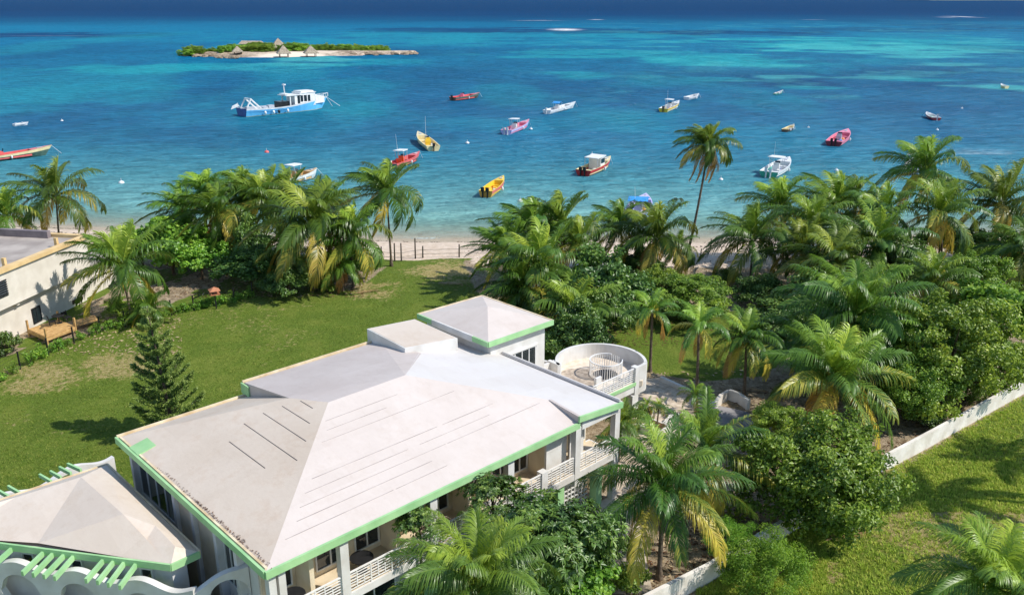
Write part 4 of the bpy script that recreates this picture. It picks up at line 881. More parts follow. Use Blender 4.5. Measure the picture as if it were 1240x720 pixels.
# prototype meshes at real size (crown centre at origin, ground at z = zb)
BUSH = {}
def make_bush(key, seed, rad, ncl, rcl, nleaf, size, aspect, m, flat=.5, zb=None, flatbot=.35, r0=.15):
    pos, out, age, C_ = crown_points(seed, ncl, rad, rcl, nleaf, flatbot)
    me = leaf_mesh('crown', pos, out, size, aspect, age, m, seed+1, flat); zb = zb if zb is not None else -rad[2]*1.15
    BUSH[key] = (me, limbs('trunk', C_, seed, zb, r0), rad, zb)
make_bush('round', 11, (3.7, 3.7, 3.0), 190, .62, 21000, .23, .6, LEAF, .4, -3.6, .6)
make_bush('round2', 12, (3.7, 3.5, 2.9), 170, .68, 20000, .24, .58, LEAF, .45, -3.4, .75)
make_bush('bright', 13, (3.8, 3.6, 2.7), 90, .85, 9500, .40, .85, LEAFB, .6, -3.3)
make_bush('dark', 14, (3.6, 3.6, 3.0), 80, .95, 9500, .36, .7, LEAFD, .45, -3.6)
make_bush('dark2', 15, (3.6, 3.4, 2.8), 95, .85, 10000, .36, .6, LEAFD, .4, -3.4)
make_bush('small', 16, (1.2, 1.2, 1.0), 30, .42, 2200, .20, .6, LEAF, .4, -1.15, .6, .06)
make_bush('smalldark', 17, (1.2, 1.2, 1.0), 30, .42, 2000, .22, .6, LEAFD, .4, -1.15, .6, .06)
make_bush('hedge', 18, (.42, .42, .42), 14, .22, 420, .15, .45, LEAFB, .3, -.45, .8, .03)
make_bush('feathery', 19, (2.6, 2.4, 1.7), 110, .55, 17000, .17, .22, LEAFB, .3, -2.1, .4, .08)
# rosette tree: whorls of long leaves at the twig ends
def rosette(key, seed, rad, ntip, per, ln, wd, m, zb):
    g = np.random.RandomState(seed); pos, out, age, C_ = crown_points(seed, 90, rad, .9, ntip, .3); V = []; ag = []
    c = np.repeat(pos, per, 0); o_ = np.repeat(unit(out*.6+np.array([0, 0, .5])), per, 0); n = len(c); rnd = unit(g.normal(0, 1, (n, 3))); side = unit(rnd-o_*np.sum(rnd*o_, -1, keepdims=True))
    d = unit(side+o_*g.uniform(.1, .8, (n, 1))); w_ = unit(np.cross(d, o_)); L_ = (ln*g.uniform(.7, 1.15, n))[:, None]
    b = c; mid = c+d*L_*.5; tip = c+d*L_-np.array([0, 0, 1.])*L_*.3
    V = np.stack([b, mid+w_*wd*.5, tip, mid-w_*wd*.5], 1).reshape(-1, 3); i = np.arange(n)[:, None]*4; Fq = np.concatenate([i+np.array([[0, 1, 2]]), i+np.array([[0, 2, 3]])])
    BUSH[key] = (np_mesh('crown', V, Fq, np.repeat(np.clip(np.repeat(age, per)+g.normal(0, .1, n), 0, 1), 4), m), limbs('trunk', C_, seed, zb, .16), rad, zb)
rosette('rosette', 31, (3.7, 3.4, 2.9), 1900, 9, .42, .13, LEAFD, -3.6)
rosette('rosette_open', 32, (3.4, 2.9, 2.4), 700, 10, .46, .13, LEAFD, -3.4)

def depth(p): return (Vector(p)-Vector((0, 0, CAM_H))).dot(fw)
def tree(px, py, rpx, key, label, zc=3.4, name='broadleaf_tree', cat='tree', group='broadleaf trees and shrubs', rot=None, sq=1., base=GZ):
    me, tr, rad, zb = BUSH[key]; p = at(px, py, base+zc); rm = rpx*depth(p)/F_PX; s = rm/(rad[0]*1.12); zs = min(s*sq, zc/(-zb)*1.0) if zc/(-zb) < s*.75 else s*sq
    e = empty(name, (p.x, p.y, base), rng.uniform(0, 6.28) if rot is None else rot, label, cat, group)
    c = bpy.data.objects.new('crown', me); col.objects.link(c); c.parent = e; c.location = (0, 0, zc); c.scale = (s, s, zs)
    t = bpy.data.objects.new('trunk', tr); col.objects.link(t); t.parent = e; t.location = (0, 0, zc); t.scale = (s, s, zs)
    return e

CROWN = {}
for i, kw in enumerate([dict(seed=1), dict(seed=2, n=30, yellow=4, dead=1), dict(seed=3, n=22, wind=(-1.2, .3), yellow=2), dict(seed=4, n=28, wind=(-.5, .1), yellow=5, dead=2, droop=1.1),
      dict(seed=5, n=24, yellow=1, dead=0, wind=(-1.3, .2)), dict(seed=6, n=20, yellow=3, dead=1, droop=1.25), dict(seed=7, n=26, yellow=0, dead=0, wind=(-.4, .1), up_bias=6), dict(seed=8, n=30, yellow=2, dead=0, wind=(-1.0, .5), droop=.9)]):
    CROWN[i] = palm_crown('crown', pairs=52, **kw)
    k2 = dict(kw); k2['seed'] = kw['seed']+50; k2['n'] = kw.get('n', 26)+[2, -5, 5, -3, 4, 3, -4, -6][i]; k2['droop'] = kw.get('droop', 1.)*[.85, 1.15, 1., .9, 1.1, .8, 1.05, 1.2][i]; k2['L0'] = [4.3, 3.9, 4.6, 4.3, 4., 4.5, 4.2, 4.4][i]; k2['dead'] = (kw.get('dead', 1)+i) % 3; k2['yellow'] = (kw.get('yellow', 3)+2) % 5
    CROWN[i+10] = palm_crown('crown', pairs=50, **k2)
CROWN['big'] = palm_crown('crown', 41, n=34, pairs=88, lw=.034, wind=(-.35, .05), yellow=2, dead=0, droop=.95)
CROWN['big2'] = palm_crown('crown', 42, n=30, pairs=84, lw=.036, wind=(-.2, .1), yellow=4, dead=1, droop=.78)
CROWN['young'] = palm_crown('crown', 43, n=16, pairs=60, wind=(-.1, 0), yellow=0, dead=0, up_bias=8, droop=.75)
CROWN['sparse'] = palm_crown('crown', 44, n=15, pairs=46, wind=(-.15, .1), yellow=3, dead=2, droop=1.2)
CROWN['star'] = palm_crown('crown', 47, n=15, pairs=60, wind=(-.1, 0), yellow=0, dead=0, droop=.75, up_bias=-25, lw=.07)
CROWN['windy'] = palm_crown('crown', 46, n=30, pairs=56, wind=(-.75, .1), yellow=5, dead=4, droop=1.15, L0=4.0, lw=.07)
CROWN['mini'] = palm_crown('crown', 45, n=16, L0=3.0, pairs=36, wind=(0, 0), yellow=0, dead=0, droop=1.2)
def palm(px, py, bx, by, rpx, var, label, rot=0, curve=.25, name='coconut_palm', nuts=True, rb=.16, cat='palm', base=GZ, group='coconut palms'):
    b = at(bx, by, base); d = fw+Vector((1, 0, 0))*((px-620)/F_PX)-upv*((py-360)/F_PX); dy = rng.uniform(-.4, .4) if by < 900 else 0
    t = (b.y+dy)/d.y; c = Vector((0, 0, CAM_H))+d*t; off = c-Vector((b.x, b.y, base)); rm = rpx*depth(c)/F_PX; s = rm/3.75
    e = empty(name, (b.x, b.y, base), 0, label, cat, group)
    mb = MB(); n = 12; pts = []
    for i in range(n+1):
        u = i/n; pts.append(Vector((off.x*(u**(1+curve*2)), off.y*(u**(1+curve*2)), off.z*u-.3*(1-u))))
    mb.tube(pts, [rb*(1.55-.95*min(1, (i/n)*5)+.0)*(1-.25*i/n) if i/n < .2 else rb*(.6+.0)*(1.25-.4*i/n) for i in range(n+1)], 9)
    mb.build('trunk', M['bark'], e, smooth=True)
    cr = bpy.data.objects.new('crown', CROWN[var]); col.objects.link(cr); cr.parent = e; cr.location = off; cr.scale = (s, s, s); cr.rotation_euler = (rng.uniform(-.08, .08), rng.uniform(-.08, .08), rot)
    if nuts:
        mb = MB(); 
        for k in range(9):
            a = k*2.4; r_ = .26*s; mb.lathe([(.0, -.15*s), (.09*s, -.1*s), (.12*s, 0), (.08*s, .1*s), (0, .14*s)], (off.x+r_*math.cos(a), off.y+r_*math.sin(a), off.z-.12*s-.12*s*(k % 2)), 7)
        mb.build('coconut_cluster', NUT, e, smooth=True)
    return e
PL = [ # px, py, base x, base y, reach px, variant, label
 (6,262,12,306,44,0,'dark palm at the far left edge beside the beach house roof'),
 (68,238,72,292,50,5,'yellow-fringed palm standing alone on the beach behind the beach house',0),
 (147,326,160,388,58,7,'large wind-bent palm in front of the beach house corner',0),
 (182,374,176,392,26,5,'short palm with orange fronds right of the beach house palm',1),
 (222,255,224,318,42,2,'leftmost wind-bent palm of the clump behind the bright round tree'),
 (262,262,266,330,50,4,'feathery wind-bent palm just right of the bright round tree'),
 (250,238,252,308,40,0,'back palm at the top left of the left palm clump',.3),
 (292,240,296,306,42,2,'dark back palm between the bright tree and the large drooping palm'),
 (318,248,322,314,46,7,'dark full palm left of the large drooping palm',.2),
 (345,240,347,306,40,0,'back palm hiding the small cabin boat',.4),
 (378,276,381,350,68,3,'large drooping palm with yellow lower fronds in the middle of the left clump',.3),
 (398,246,400,308,38,4,'slender back palm behind the large drooping palm',.3),
 (424,292,428,348,52,0,'dark leaning palm at the right side of the left clump',.5),
 (412,322,416,352,32,3,'low palm with a bright yellow frond at the right foot of the left clump',.2),
 (468,236,474,322,52,4,'tall palm at the right end of the left clump, seen against the water',.1),
 (352,305,350,352,38,6,'low dark palm under the left clump'),
 (612,306,612,352,42,7,'outermost left palm of the middle clump on the lawn edge',.1),
 (645,285,650,345,50,2,'windswept palm at the back left of the middle clump',.2),
 (678,276,680,342,55,4,'tallest windswept palm of the middle clump'),
 (655,325,658,385,62,0,'broad dark palm in the middle clump above the tower roof',.2),
 (632,352,636,395,52,6,'low palm directly behind the tower roof peak',.3),
 (697,385,692,415,62,6,'palm with long arching frond right of the tower roof',.9),
 (700,300,704,350,42,7,'palm at the right back of the middle clump',.1),
 (752,278,756,330,40,2,'windswept palm left of the blue-topped boat'),
 (796,290,790,345,55,0,'palm with hanging pale fronds right of the blue-topped boat',.4),
 (822,300,821,330,24,5,'small palm crown around the foot of the tall leaning palm'),
 (790,376,787,450,36,'sparse','slim palm with thin trunk just right of the round terrace',0),
 (846,396,843,484,40,'sparse','slim palm with a yellow hanging frond in the small lawn',1.2),
 (904,412,901,478,44,3,'right one of the three slim palms on the small lawn',.6),
 (912,292,908,345,52,5,'palm with yellow lower fronds at the left front of the right grove',.1),
 (945,252,948,318,46,0,'dark palm at the back left of the right grove',.2),
 (985,275,985,340,50,6,'green palm in the back of the right grove with upright fronds',.3),
 (972,306,975,355,45,7,'mid-height palm behind the dark bush of the right grove',.3),
 (1010,252,1012,318,48,2,'windswept back palm of the right grove near the middle',.1),
 (1035,240,1036,308,34,4,'small back palm of the right grove against the water',.3),
 (1070,262,1072,326,46,7,'dark palm left of the tallest grove palm',.6),
 (1120,208,1128,300,52,0,'tallest palm of the right grove, hiding a moored boat',.0),
 (1138,262,1140,335,56,6,'large dark palm below the tallest grove palm',.4),
 (1212,250,1200,318,54,7,'palm at the right against the beach with spread fronds',.3),
 (1242,305,1240,365,50,5,'palm cut by the right edge below the beach palm',.2),
 (1010,320,1012,375,55,3,'palm with yellowing fronds in the middle of the right grove',.2),
 (1060,300,1062,360,58,0,'broad green palm in the middle of the right grove',.8),
 (1130,345,1130,400,48,6,'bright young palm in front of the large dark palm',.2),
 (1035,385,1035,470,88,'big','largest bright palm in the centre of the right grove',.2),
 (1010,462,1005,530,84,'big2','large palm with orange lower fronds left of the big rounded tree',.9),
 (1072,415,1072,480,62,3,'palm with curling yellow fronds beside the big rounded tree',.7),
 (978,420,985,470,46,7,'mid-green palm at the front left of the right grove',1.),
 (803,592,798,700,96,'big2','large foreground palm with yellow arching fronds right of the villa front',2.3),
 (852,548,848,630,74,'young','upright bright palm behind the large foreground palm',.4),
 (578,708,578,880,104,'big','large dark green palm in front of the villa balconies',.5),
 (1205,712,1215,860,100,'big','palm crown cut by the bottom right corner',1.1),
 (752,515,748,560,36,6,'small palm squeezed against the right end of the villa',.2),
]
for i, t in enumerate(PL):
    rot = t[7] if len(t) > 7 else rng.uniform(-.25, .25); big = t[5] in ('big', 'big2', 'young')
    if isinstance(t[5], int): t = t[:4]+(t[4]*1.08, t[5]+(10 if i % 2 else 0))+t[6:]
    palm(*t[:7], rot=rot, rb=.17 if not big else .19, curve=rng.uniform(0, .35), nuts=(i % 3 != 2) and t[4] > 38)
# the tall leaning palm by the water
palm(858, 178, 822, 327, 42, 'windy', 'very tall slender palm leaning right over the turquoise water', rot=0, curve=-.22, rb=.2)
# palm out of frame on the right whose shadow lies on the lawn
for i, (sx, sy, h_, lab) in enumerate([(1135, 600, 8.0, 'palm standing just outside the right edge that shades the lawn'), (1228, 556, 7.5, 'second palm outside the right edge, further up the lawn')]):
    g_ = at(sx, sy, GZ); c = g_+Vector((sdir.x, sdir.y, 0))*(h_/sdir.z); e = empty('coconut_palm', (c.x+1.4, c.y, GZ), 0, lab, 'palm', 'coconut palms')
    mb = MB(); mb.tube([(0, 0, -.3), (-.4, 0, h_*.5), (-1.4, 0, h_)], [.26, .14, .11], 9); mb.build('trunk', M['bark'], e, smooth=True)
    cr = bpy.data.objects.new('crown', CROWN['star']); cr.rotation_euler.z = i*2+.4; col.objects.link(cr); cr.parent = e; cr.location = (-1.4, 0, h_); cr.scale = (.9, .9, .9)
# twin palm in the planter and the patio palm
for (px, py, bx, by, lab) in [(784, 492, 791, 520, 'left stem of the small twin palm in the square planter'), (798, 493, 795, 521, 'right stem of the small twin palm in the square planter')]:
    palm(px, py, bx, by, 21, 'mini', lab, rot=rng.uniform(0, 3), name='small_palm', nuts=False, rb=.09, base=GZ+.5, group='small palms on the paving')
palm(842, 478, 846, 502, 30, 'mini', 'small low palm in the bed behind the curved white wall', name='small_palm', nuts=False, rb=.1, group='small palms on the paving')
TL = [
 (207,300,56,'bright','bright green round tree at the left end of the left palm clump',3.0),
 (242,312,34,'bright','bright green lobe-shaped tree touching the round tree on its right',2.4),
 (170,298,30,'bright','small bright tree rising behind the beach house palm',2.4),
 (310,322,46,'dark','dark shrub mass under the left palm clump, left part',2.2),
 (345,340,34,'dark2','dark shrub at the fence corner under the left palms',1.6),
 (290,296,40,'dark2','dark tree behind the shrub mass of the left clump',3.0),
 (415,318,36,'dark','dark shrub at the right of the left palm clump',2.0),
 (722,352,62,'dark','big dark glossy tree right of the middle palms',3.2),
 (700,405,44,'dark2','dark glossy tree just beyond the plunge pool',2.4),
 (735,378,36,'dark','dark glossy tree between the round terrace and the beach trees',2.6),
 (835,362,54,'round','rounded green bush below the tall leaning palm',2.2),
 (800,352,40,'round2','green bush at the left of the rounded one below the tall palm',2.0),
 (770,322,36,'dark2','dark shrub beneath the palm with hanging pale fronds',1.6),
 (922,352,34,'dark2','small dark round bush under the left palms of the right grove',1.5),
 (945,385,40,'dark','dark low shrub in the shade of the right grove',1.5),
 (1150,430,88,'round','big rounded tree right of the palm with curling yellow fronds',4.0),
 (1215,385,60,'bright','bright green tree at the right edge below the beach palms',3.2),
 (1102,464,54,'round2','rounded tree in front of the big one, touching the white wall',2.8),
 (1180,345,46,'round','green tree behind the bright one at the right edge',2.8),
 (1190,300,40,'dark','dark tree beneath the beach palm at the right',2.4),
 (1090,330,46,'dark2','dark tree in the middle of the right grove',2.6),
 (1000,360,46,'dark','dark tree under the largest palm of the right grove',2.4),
 (1225,325,46,'round2','green tree under the palm cut by the right edge',2.4),
 (985,578,98,'round2','large round glossy tree right of the foreground palm, hiding part of the white wall',3.3),
 (940,520,38,'round','smaller green tree at the back left of the large round tree',2.4),
 (655,660,84,'rosette','large dark tree with whorled leaves in front of the villa',4.3),
 (597,603,42,'rosette_open','loose twig of whorled leaves reaching up to the green eave',5.4),
 (712,662,46,'rosette','dark whorled-leaf tree nearest the sandy path beside the foreground palm',2.8),
 (508,632,36,'rosette_open','sparse whorled-leaf branch shading the left balconies',5.2),
 (690,700,60,'bright','bright-leaved bush at the bottom in front of the dark whorled tree',2.2),
 (930,690,60,'feathery','feathery light green shrub at the bottom outside the white wall',1.6),
 (880,650,34,'feathery','small feathery shrub leaning on the white wall',1.4),
 (1020,612,44,'feathery','wispy green shrub outside the wall under the large round tree',1.2),
 (760,700,26,'small','small leafy shrub at the foot of the white wall by the foreground palm',.9),
 (1172,462,34,'round2','low green bush just inside the white wall below the big rounded tree',1.5),
 (1216,438,34,'round','low bush just inside the white wall near the right edge',1.6),
 (1120,500,24,'dark2','small dark bush just inside the white wall left of the low green ones',1.0),
 (8,417,18,'smalldark','blue-green round shrub at the left edge beside the deck',.8),
 (148,372,20,'small','small shrub behind the fence near the beach house palm',.8),
 (395,345,14,'small','small pale shrub at the lawn edge under the drooping palm',.6),
 (770,505,18,'small','leafy shrub at the foot of the villa end column',.7),
 (850,508,20,'small','dense shrub in the bed behind the curved white wall',.7),
 (1140,290,30,'dark2','dark undergrowth tree behind the large dark palm',2.2),
 (640,368,38,'dark2','dark undergrowth behind the tower roof peak',1.6),
 (880,335,18,'smalldark','small dark shrub on the sand at the left of the right grove',.8),
 (1000,430,42,'dark','dark undergrowth tree between the two biggest palms',2.),
 (1120,395,40,'round','green crown between the bright young palm and the big rounded tree',3.),
]
for t in TL: tree(t[0], t[1], t[2], t[3], t[4], t[5], name='broadleaf_tree' if t[5] > 1.7 else 'shrub', cat='tree' if t[5] > 1.7 else 'shrub')
# hedge shrubs along the fence
me, tr, rad, zb = BUSH['hedge']
hx = []
for i in range(len(fl)-1):
    for t in (0.1, .36, .6, .84) if i > 5 else (.25, .7):
        a, b = fpts[i], fpts[i+1]; hx.append(a.lerp(b, t))
for p in hx:
    s = rng.uniform(.7, 1.25); e = empty('hedge_shrub', (p.x+rng.uniform(-.2, .2), p.y+.3, GZ), rng.uniform(0, 6), 'small green hedge shrub in the row along the wire fence of the left lawn', 'shrub', 'hedge shrubs along the wire fence')
    c = bpy.data.objects.new('crown', me); col.objects.link(c); c.parent = e; c.location = (0, 0, .42*s); c.scale = (s, s, s*1.1)
    t = bpy.data.objects.new('trunk', tr); col.objects.link(t); t.parent = e; t.location = (0, 0, .45*s); t.scale = (s, s, s)

# young norfolk pine on the lawn
def norfolk():
    g = np.random.RandomState(9); b = at(212, 528, GZ); top = at(180, 378, GZ); d = fw+Vector((1, 0, 0))*((178-620)/F_PX)-upv*((374-360)/F_PX); t = b.y/d.y; c = Vector((0, 0, CAM_H))+d*t; h = c.z-GZ; off = Vector((c.x-b.x, 0, h))
    e = empty('norfolk_pine', (b.x, b.y, GZ), 0, 'young dark green norfolk pine with tiered branches at the edge of the big roof', 'tree')
    mb = MB(); mb.tube([(0, 0, -.3), off*.5, off], [.14, .09, .02], 8); mb.build('trunk', M['bark2'], e)
    P_ = []; D_ = []; A_ = []; nw = 10
    for w_ in range(nw):
        u = .10+.86*w_/(nw-1); base = np.array(off)*u; Lb = (2.3*(1-u)**.95+.2)*g.uniform(.85, 1.12); nbr = 6 if u < .7 else 4
        for k in range(nbr):
            a = 2*PI*k/nbr+w_*.5+g.uniform(-.15, .15); pts = []
            for j in range(9):
                s = j/8; pts.append(base+np.array([math.cos(a), math.sin(a), 0])*Lb*s+np.array([0, 0, -.12*Lb*math.sin(s*PI)*1.+.38*Lb*s*s]))
            tb = MB(); tb.tube([pts[0], pts[4], pts[8]], [.03, .02, .01], 5); tb.build('branch', M['bark2'], e)
            # side branchlets hold the needle sleeves
            dirv = np.array([math.cos(a), math.sin(a), .2]); sv = np.array([-math.sin(a), math.cos(a), 0])
            for j in range(2, 9):
                for sg in (-1, 0, 1):
                    if sg == 0 and j < 8: continue
                    bl_ = (.52*Lb/2.1+.16)*(1-.45*abs(j/8-.55)); dd = unit(dirv*.75+sv*sg*.9+np.array([0, 0, .55])); n = 60
                    tt_ = g.uniform(0, 1, n)[:, None]; P_.append(pts[j]+dd*bl_*tt_+g.normal(0, .035, (n, 3))); D_.append(np.repeat(dd[None], n, 0)+g.normal(0, .6, (n, 3))); A_.append(np.clip(.55-.45*tt_[:, 0]+g.normal(0, .1, n), 0, 1))
    pos = np.concatenate(P_); dr = unit(np.concatenate(D_)); n = len(pos); sd_ = unit(np.cross(dr, g.normal(0, 1, (n, 3)))); L_ = .13; W_ = .03
    V = np.stack([pos-sd_*W_, pos+sd_*W_, pos+dr*L_+sd_*W_*.4, pos+dr*L_-sd_*W_*.4], 1).reshape(-1, 3); i = np.arange(n)[:, None]*4
    me = np_mesh('crown', V, i+np.array([[0, 1, 2, 3]]), np.repeat(np.concatenate(A_), 4), LEAFN)
    c_ = bpy.data.objects.new('crown', me); col.objects.link(c_); c_.parent = e
LEAFN = leafmat('pine_leaf', [(0, srgb(158, 176, 88)), (.4, srgb(98, 128, 56)), (.8, srgb(62, 92, 42)), (1, srgb(46, 70, 36))], .5, .2, .4, .02)
norfolk()

# loose rough grass on the lawn right of the wall and under the trees
def tufts(name, regions, n, seed, h=.16, m=None, wdt=.03, mask=None):
    g = np.random.RandomState(seed); P_ = []
    while len(P_) < n:
        r0 = regions[g.randint(len(regions))]; p = at(g.uniform(r0[0], r0[2]), g.uniform(r0[1], r0[3]), GZ); P_.append((p.x, p.y))
    P_ = np.array(P_); ok = mask(P_) if mask else np.ones(n, bool); P_ = P_[ok]; n = len(P_); B = 7; c = np.repeat(P_, B, 0); k = len(c); c = c+g.normal(0, .07, (k, 2)); a = g.uniform(0, 2*PI, k); hh = np.repeat(h*g.uniform(.5, 1.6, n), B)*g.uniform(.7, 1.2, k)
    lean = np.stack([np.cos(a), np.sin(a)], -1)*(hh*g.uniform(.3, 1.1, k))[:, None]; sdv_ = np.stack([-np.sin(a), np.cos(a)], -1)*wdt
    z = np.full(k, GZ-.02)+terrain_z(c[:, 0], c[:, 1])-GZ
    V = np.stack([np.column_stack([c-sdv_, z]), np.column_stack([c+sdv_, z]), np.column_stack([c+lean, z+hh])], 1).reshape(-1, 3); i = np.arange(k)[:, None]*3
    me = np_mesh(name, V, i+np.array([[0, 1, 2]]), np.repeat(np.clip(np.repeat(g.uniform(0, .7, n), B)+g.normal(0, .1, k), 0, 1), 3), m or GRASSL)
    o = bpy.data.objects.new(name, me); col.objects.link(o); o['kind'] = 'stuff'; o['label'] = 'rough green grass tufts growing over the lawn'; o['category'] = 'grass'; return o
GRASSL = leafmat('grass_blade', [(0, srgb(204, 204, 100)), (.4, srgb(168, 190, 70)), (.8, srgb(136, 164, 54)), (1, srgb(104, 134, 44))], .7, .3, .2, .0)
GRASSD = leafmat('lawn_blade', [(0, srgb(160, 164, 80)), (.4, srgb(118, 142, 50)), (.8, srgb(94, 120, 38)), (1, srgb(74, 98, 30))], .7, .3, .2, .0)
wl = [(p.x, p.y) for p in bwp]
def right_of_wall(P_): return P_[:, 1] < np.interp(P_[:, 0], [a for a, b in wl], [b for a, b in wl])-.3
tufts('rough_grass', [(840, 560, 1240, 720), (820, 640, 1000, 720), (1050, 480, 1240, 620)], 24000, 3, .12, mask=right_of_wall)
tufts('lawn_grass', [(0, 330, 620, 590)], 26000, 4, .08, wdt=.024, m=GRASSD, mask=lambda P_: (np.interp(P_[:, 0], [f.x for f in fpts], [f.y for f in fpts])-.3 > P_[:, 1])|(P_[:, 0] > fpts[-1].x+1))
def litter(name, regions, n, seed, size, m, lab, cat, mask=None, z=.02):
    g = np.random.RandomState(seed); P_ = []
    for i in range(n):
        r0 = regions[g.randint(len(regions))]; p = at(g.uniform(r0[0], r0[2]), g.uniform(r0[1], r0[3]), GZ); P_.append((p.x, p.y))
    P_ = np.array(P_); P_ = P_[mask(P_)] if mask else P_; n = len(P_); a = g.uniform(0, 2*PI, n); s_ = size*g.uniform(.4, 1.4, n); d = np.stack([np.cos(a), np.sin(a), g.uniform(-.1, .3, n)], -1)*s_[:, None]; w_ = np.stack([-np.sin(a), np.cos(a), g.uniform(-.2, .4, n)], -1)*(s_*.4)[:, None]
    zz = terrain_z(P_[:, 0], P_[:, 1])+z+.02; c = np.column_stack([P_, zz]); V = np.stack([c-d, c+w_, c+d, c-w_], 1).reshape(-1, 3); i = np.arange(n)[:, None]*4
    me = np_mesh(name, V, i+np.array([[0, 1, 2, 3]]), np.zeros(4*n), m); o = bpy.data.objects.new(name, me); col.objects.link(o); o['kind'] = 'stuff'; o['label'] = lab; o['category'] = cat; return o
gmask = lambda P_: (P_[:, 1] > np.interp(P_[:, 0], [a for a, b in wl], [b for a, b in wl])+.3)
litter('leaf_litter', [(560, 300, 960, 420), (880, 320, 1240, 560), (700, 560, 1000, 719), (180, 320, 440, 360)], 9000, 5, .13, M['litter'], 'brown fallen leaves scattered over the sandy ground under the palms', 'leaf litter', gmask)
litter('pale_litter', [(760, 450, 960, 560), (880, 320, 1240, 560), (700, 600, 1000, 719), (180, 320, 440, 360), (60, 380, 220, 430)], 3500, 6, .16, mat('pale_dead_leaf', srgb(196, 176, 138), srgb(150, 126, 92), 4.), 'pale dry leaves and palm debris on the garden ground', 'leaf litter', gmask)
def seaweed():
    g = np.random.RandomState(8); n = 2600; x = g.uniform(-70, 75, n); k = g.randint(0, 2, n); y = shore_y(x)-np.where(k == 0, 2.6, 6.0)+np.sin(x/6.+k)*.5+g.normal(0, .22, n); ok = vnoise(x/4., k*9.+0*x, 12) > .42; x, y = x[ok], y[ok]; n = len(x); s_ = g.uniform(.05, .2, n); a = g.uniform(0, PI, n)
    z = terrain_z(x, y)+.03; c = np.column_stack([x, y, z]); d = np.stack([np.cos(a), np.sin(a)*.5, 0*a], -1)*s_[:, None]; w_ = np.stack([-np.sin(a), np.cos(a), 0*a+.3], -1)*(s_*.5)[:, None]
    V = np.stack([c-d, c+w_, c+d, c-w_], 1).reshape(-1, 3); i = np.arange(n)[:, None]*4; me = np_mesh('seaweed', V, i+np.array([[0, 1, 2, 3]]), np.zeros(4*n), mat('seaweed', srgb(104, 84, 62), srgb(66, 54, 42), 4.)); o = bpy.data.objects.new('seaweed', me); col.objects.link(o); o['kind'] = 'stuff'; o['label'] = 'dry seaweed left in thin tide lines along the beach'; o['category'] = 'seaweed'
seaweed()
# fallen fronds lying on the sand and lawn
def fallen(px, py, rz, lab):
    p = at(px, py, GZ); g = random.Random(int(px)); mb = MB(); L_ = 2.6; 
    for i in range(26):
        t = .12+.86*i/25; ll = .75*math.sin(PI*(.12+.8*t))
        for sg in (-1, 1):
            b0 = Vector((L_*t, 0, .06+.1*math.sin(t*3))); e_ = b0+Vector((ll*.6, sg*ll*.75, -.04+g.uniform(0, .1))); w_ = Vector((.03, 0, 0)); mb.add([b0-w_, b0+w_, e_], [(0, 1, 2)])
    mb.tube([(0, 0, .05), (L_*.5, .05, .16), (L_, 0, .06)], [.04, .03, .01], 5); o = mb.build('fallen_frond', M['dryfrond'], loc=(p.x, p.y, GZ+.02)); o.rotation_euler.z = rz; tag(o, lab, 'palm frond', 'fallen palm fronds')
M['dryfrond'] = mat('dry_frond', srgb(176, 146, 100), srgb(132, 104, 70), 3.)
for t in [(430, 356, .4, 'dry fallen frond on the sand at the right foot of the left palm clump'), (868, 345, 2.5, 'dry fallen frond on the sand right of the tall leaning trunk'), (880, 318, .2, 'dry fallen frond near the waterline right of the tall palm'), (1058, 588, .9, 'dry fallen frond in the grass just outside the white wall'), (738, 655, 1.2, 'dry fallen frond on the sandy path by the foreground palm'), (930, 475, 2.9, 'dry fallen frond in the shade behind the grey court'), (560, 345, 3.0, 'dry fallen frond on the lawn left of the middle palm clump'), (1000, 655, .3, 'dry fallen frond in the grass by the feathery shrub')]: fallen(*t)
#@@VEG_END
# ================================================================== BOATS
def bm(nm, c, c2=None, rough=.35): return mat(nm, srgb(*c), srgb(*c2) if c2 else None, 1.2, rough)
BW = bm('boat_white', (232, 232, 230), (212, 212, 210)); BK = bm('boat_black', (34, 36, 40), (22, 24, 28)); 
PAL = dict(white=BW, black=BK, blue=bm('boat_sky_blue', (112, 196, 240), (96, 182, 230)), red=bm('boat_red', (206, 54, 54), (180, 44, 46)), dgreen=bm('boat_dull_green', (96, 122, 108), (78, 102, 90)),
  orange=bm('boat_orange', (238, 100, 52), (222, 84, 42)), salmon=bm('boat_salmon', (226, 108, 104), (208, 92, 90)), yellow=bm('boat_yellow', (240, 204, 70), (228, 186, 54)), cream=bm('boat_cream', (232, 216, 168), (214, 196, 146)),
  lavender=bm('boat_lavender', (196, 190, 226), (180, 172, 212)), pink=bm('boat_pink', (232, 140, 158), (214, 118, 140)), amber=bm('boat_amber', (244, 178, 84), (230, 156, 66)), green=bm('boat_teal_green', (70, 168, 140), (54, 146, 122)),
  grey=bm('boat_grey', (190, 194, 200), (170, 174, 182)), dkred=bm('boat_dark_red', (150, 60, 70), (120, 46, 56)), canvas=bm('boat_blue_canvas', (70, 160, 222), (52, 140, 206), .8), navy=bm('boat_navy', (46, 84, 150), (36, 68, 128)), tan=bm('boat_tan', (214, 176, 120), (190, 150, 96)), brown=bm('boat_brown', (108, 88, 70), (84, 68, 54)), glass=M['glass'])
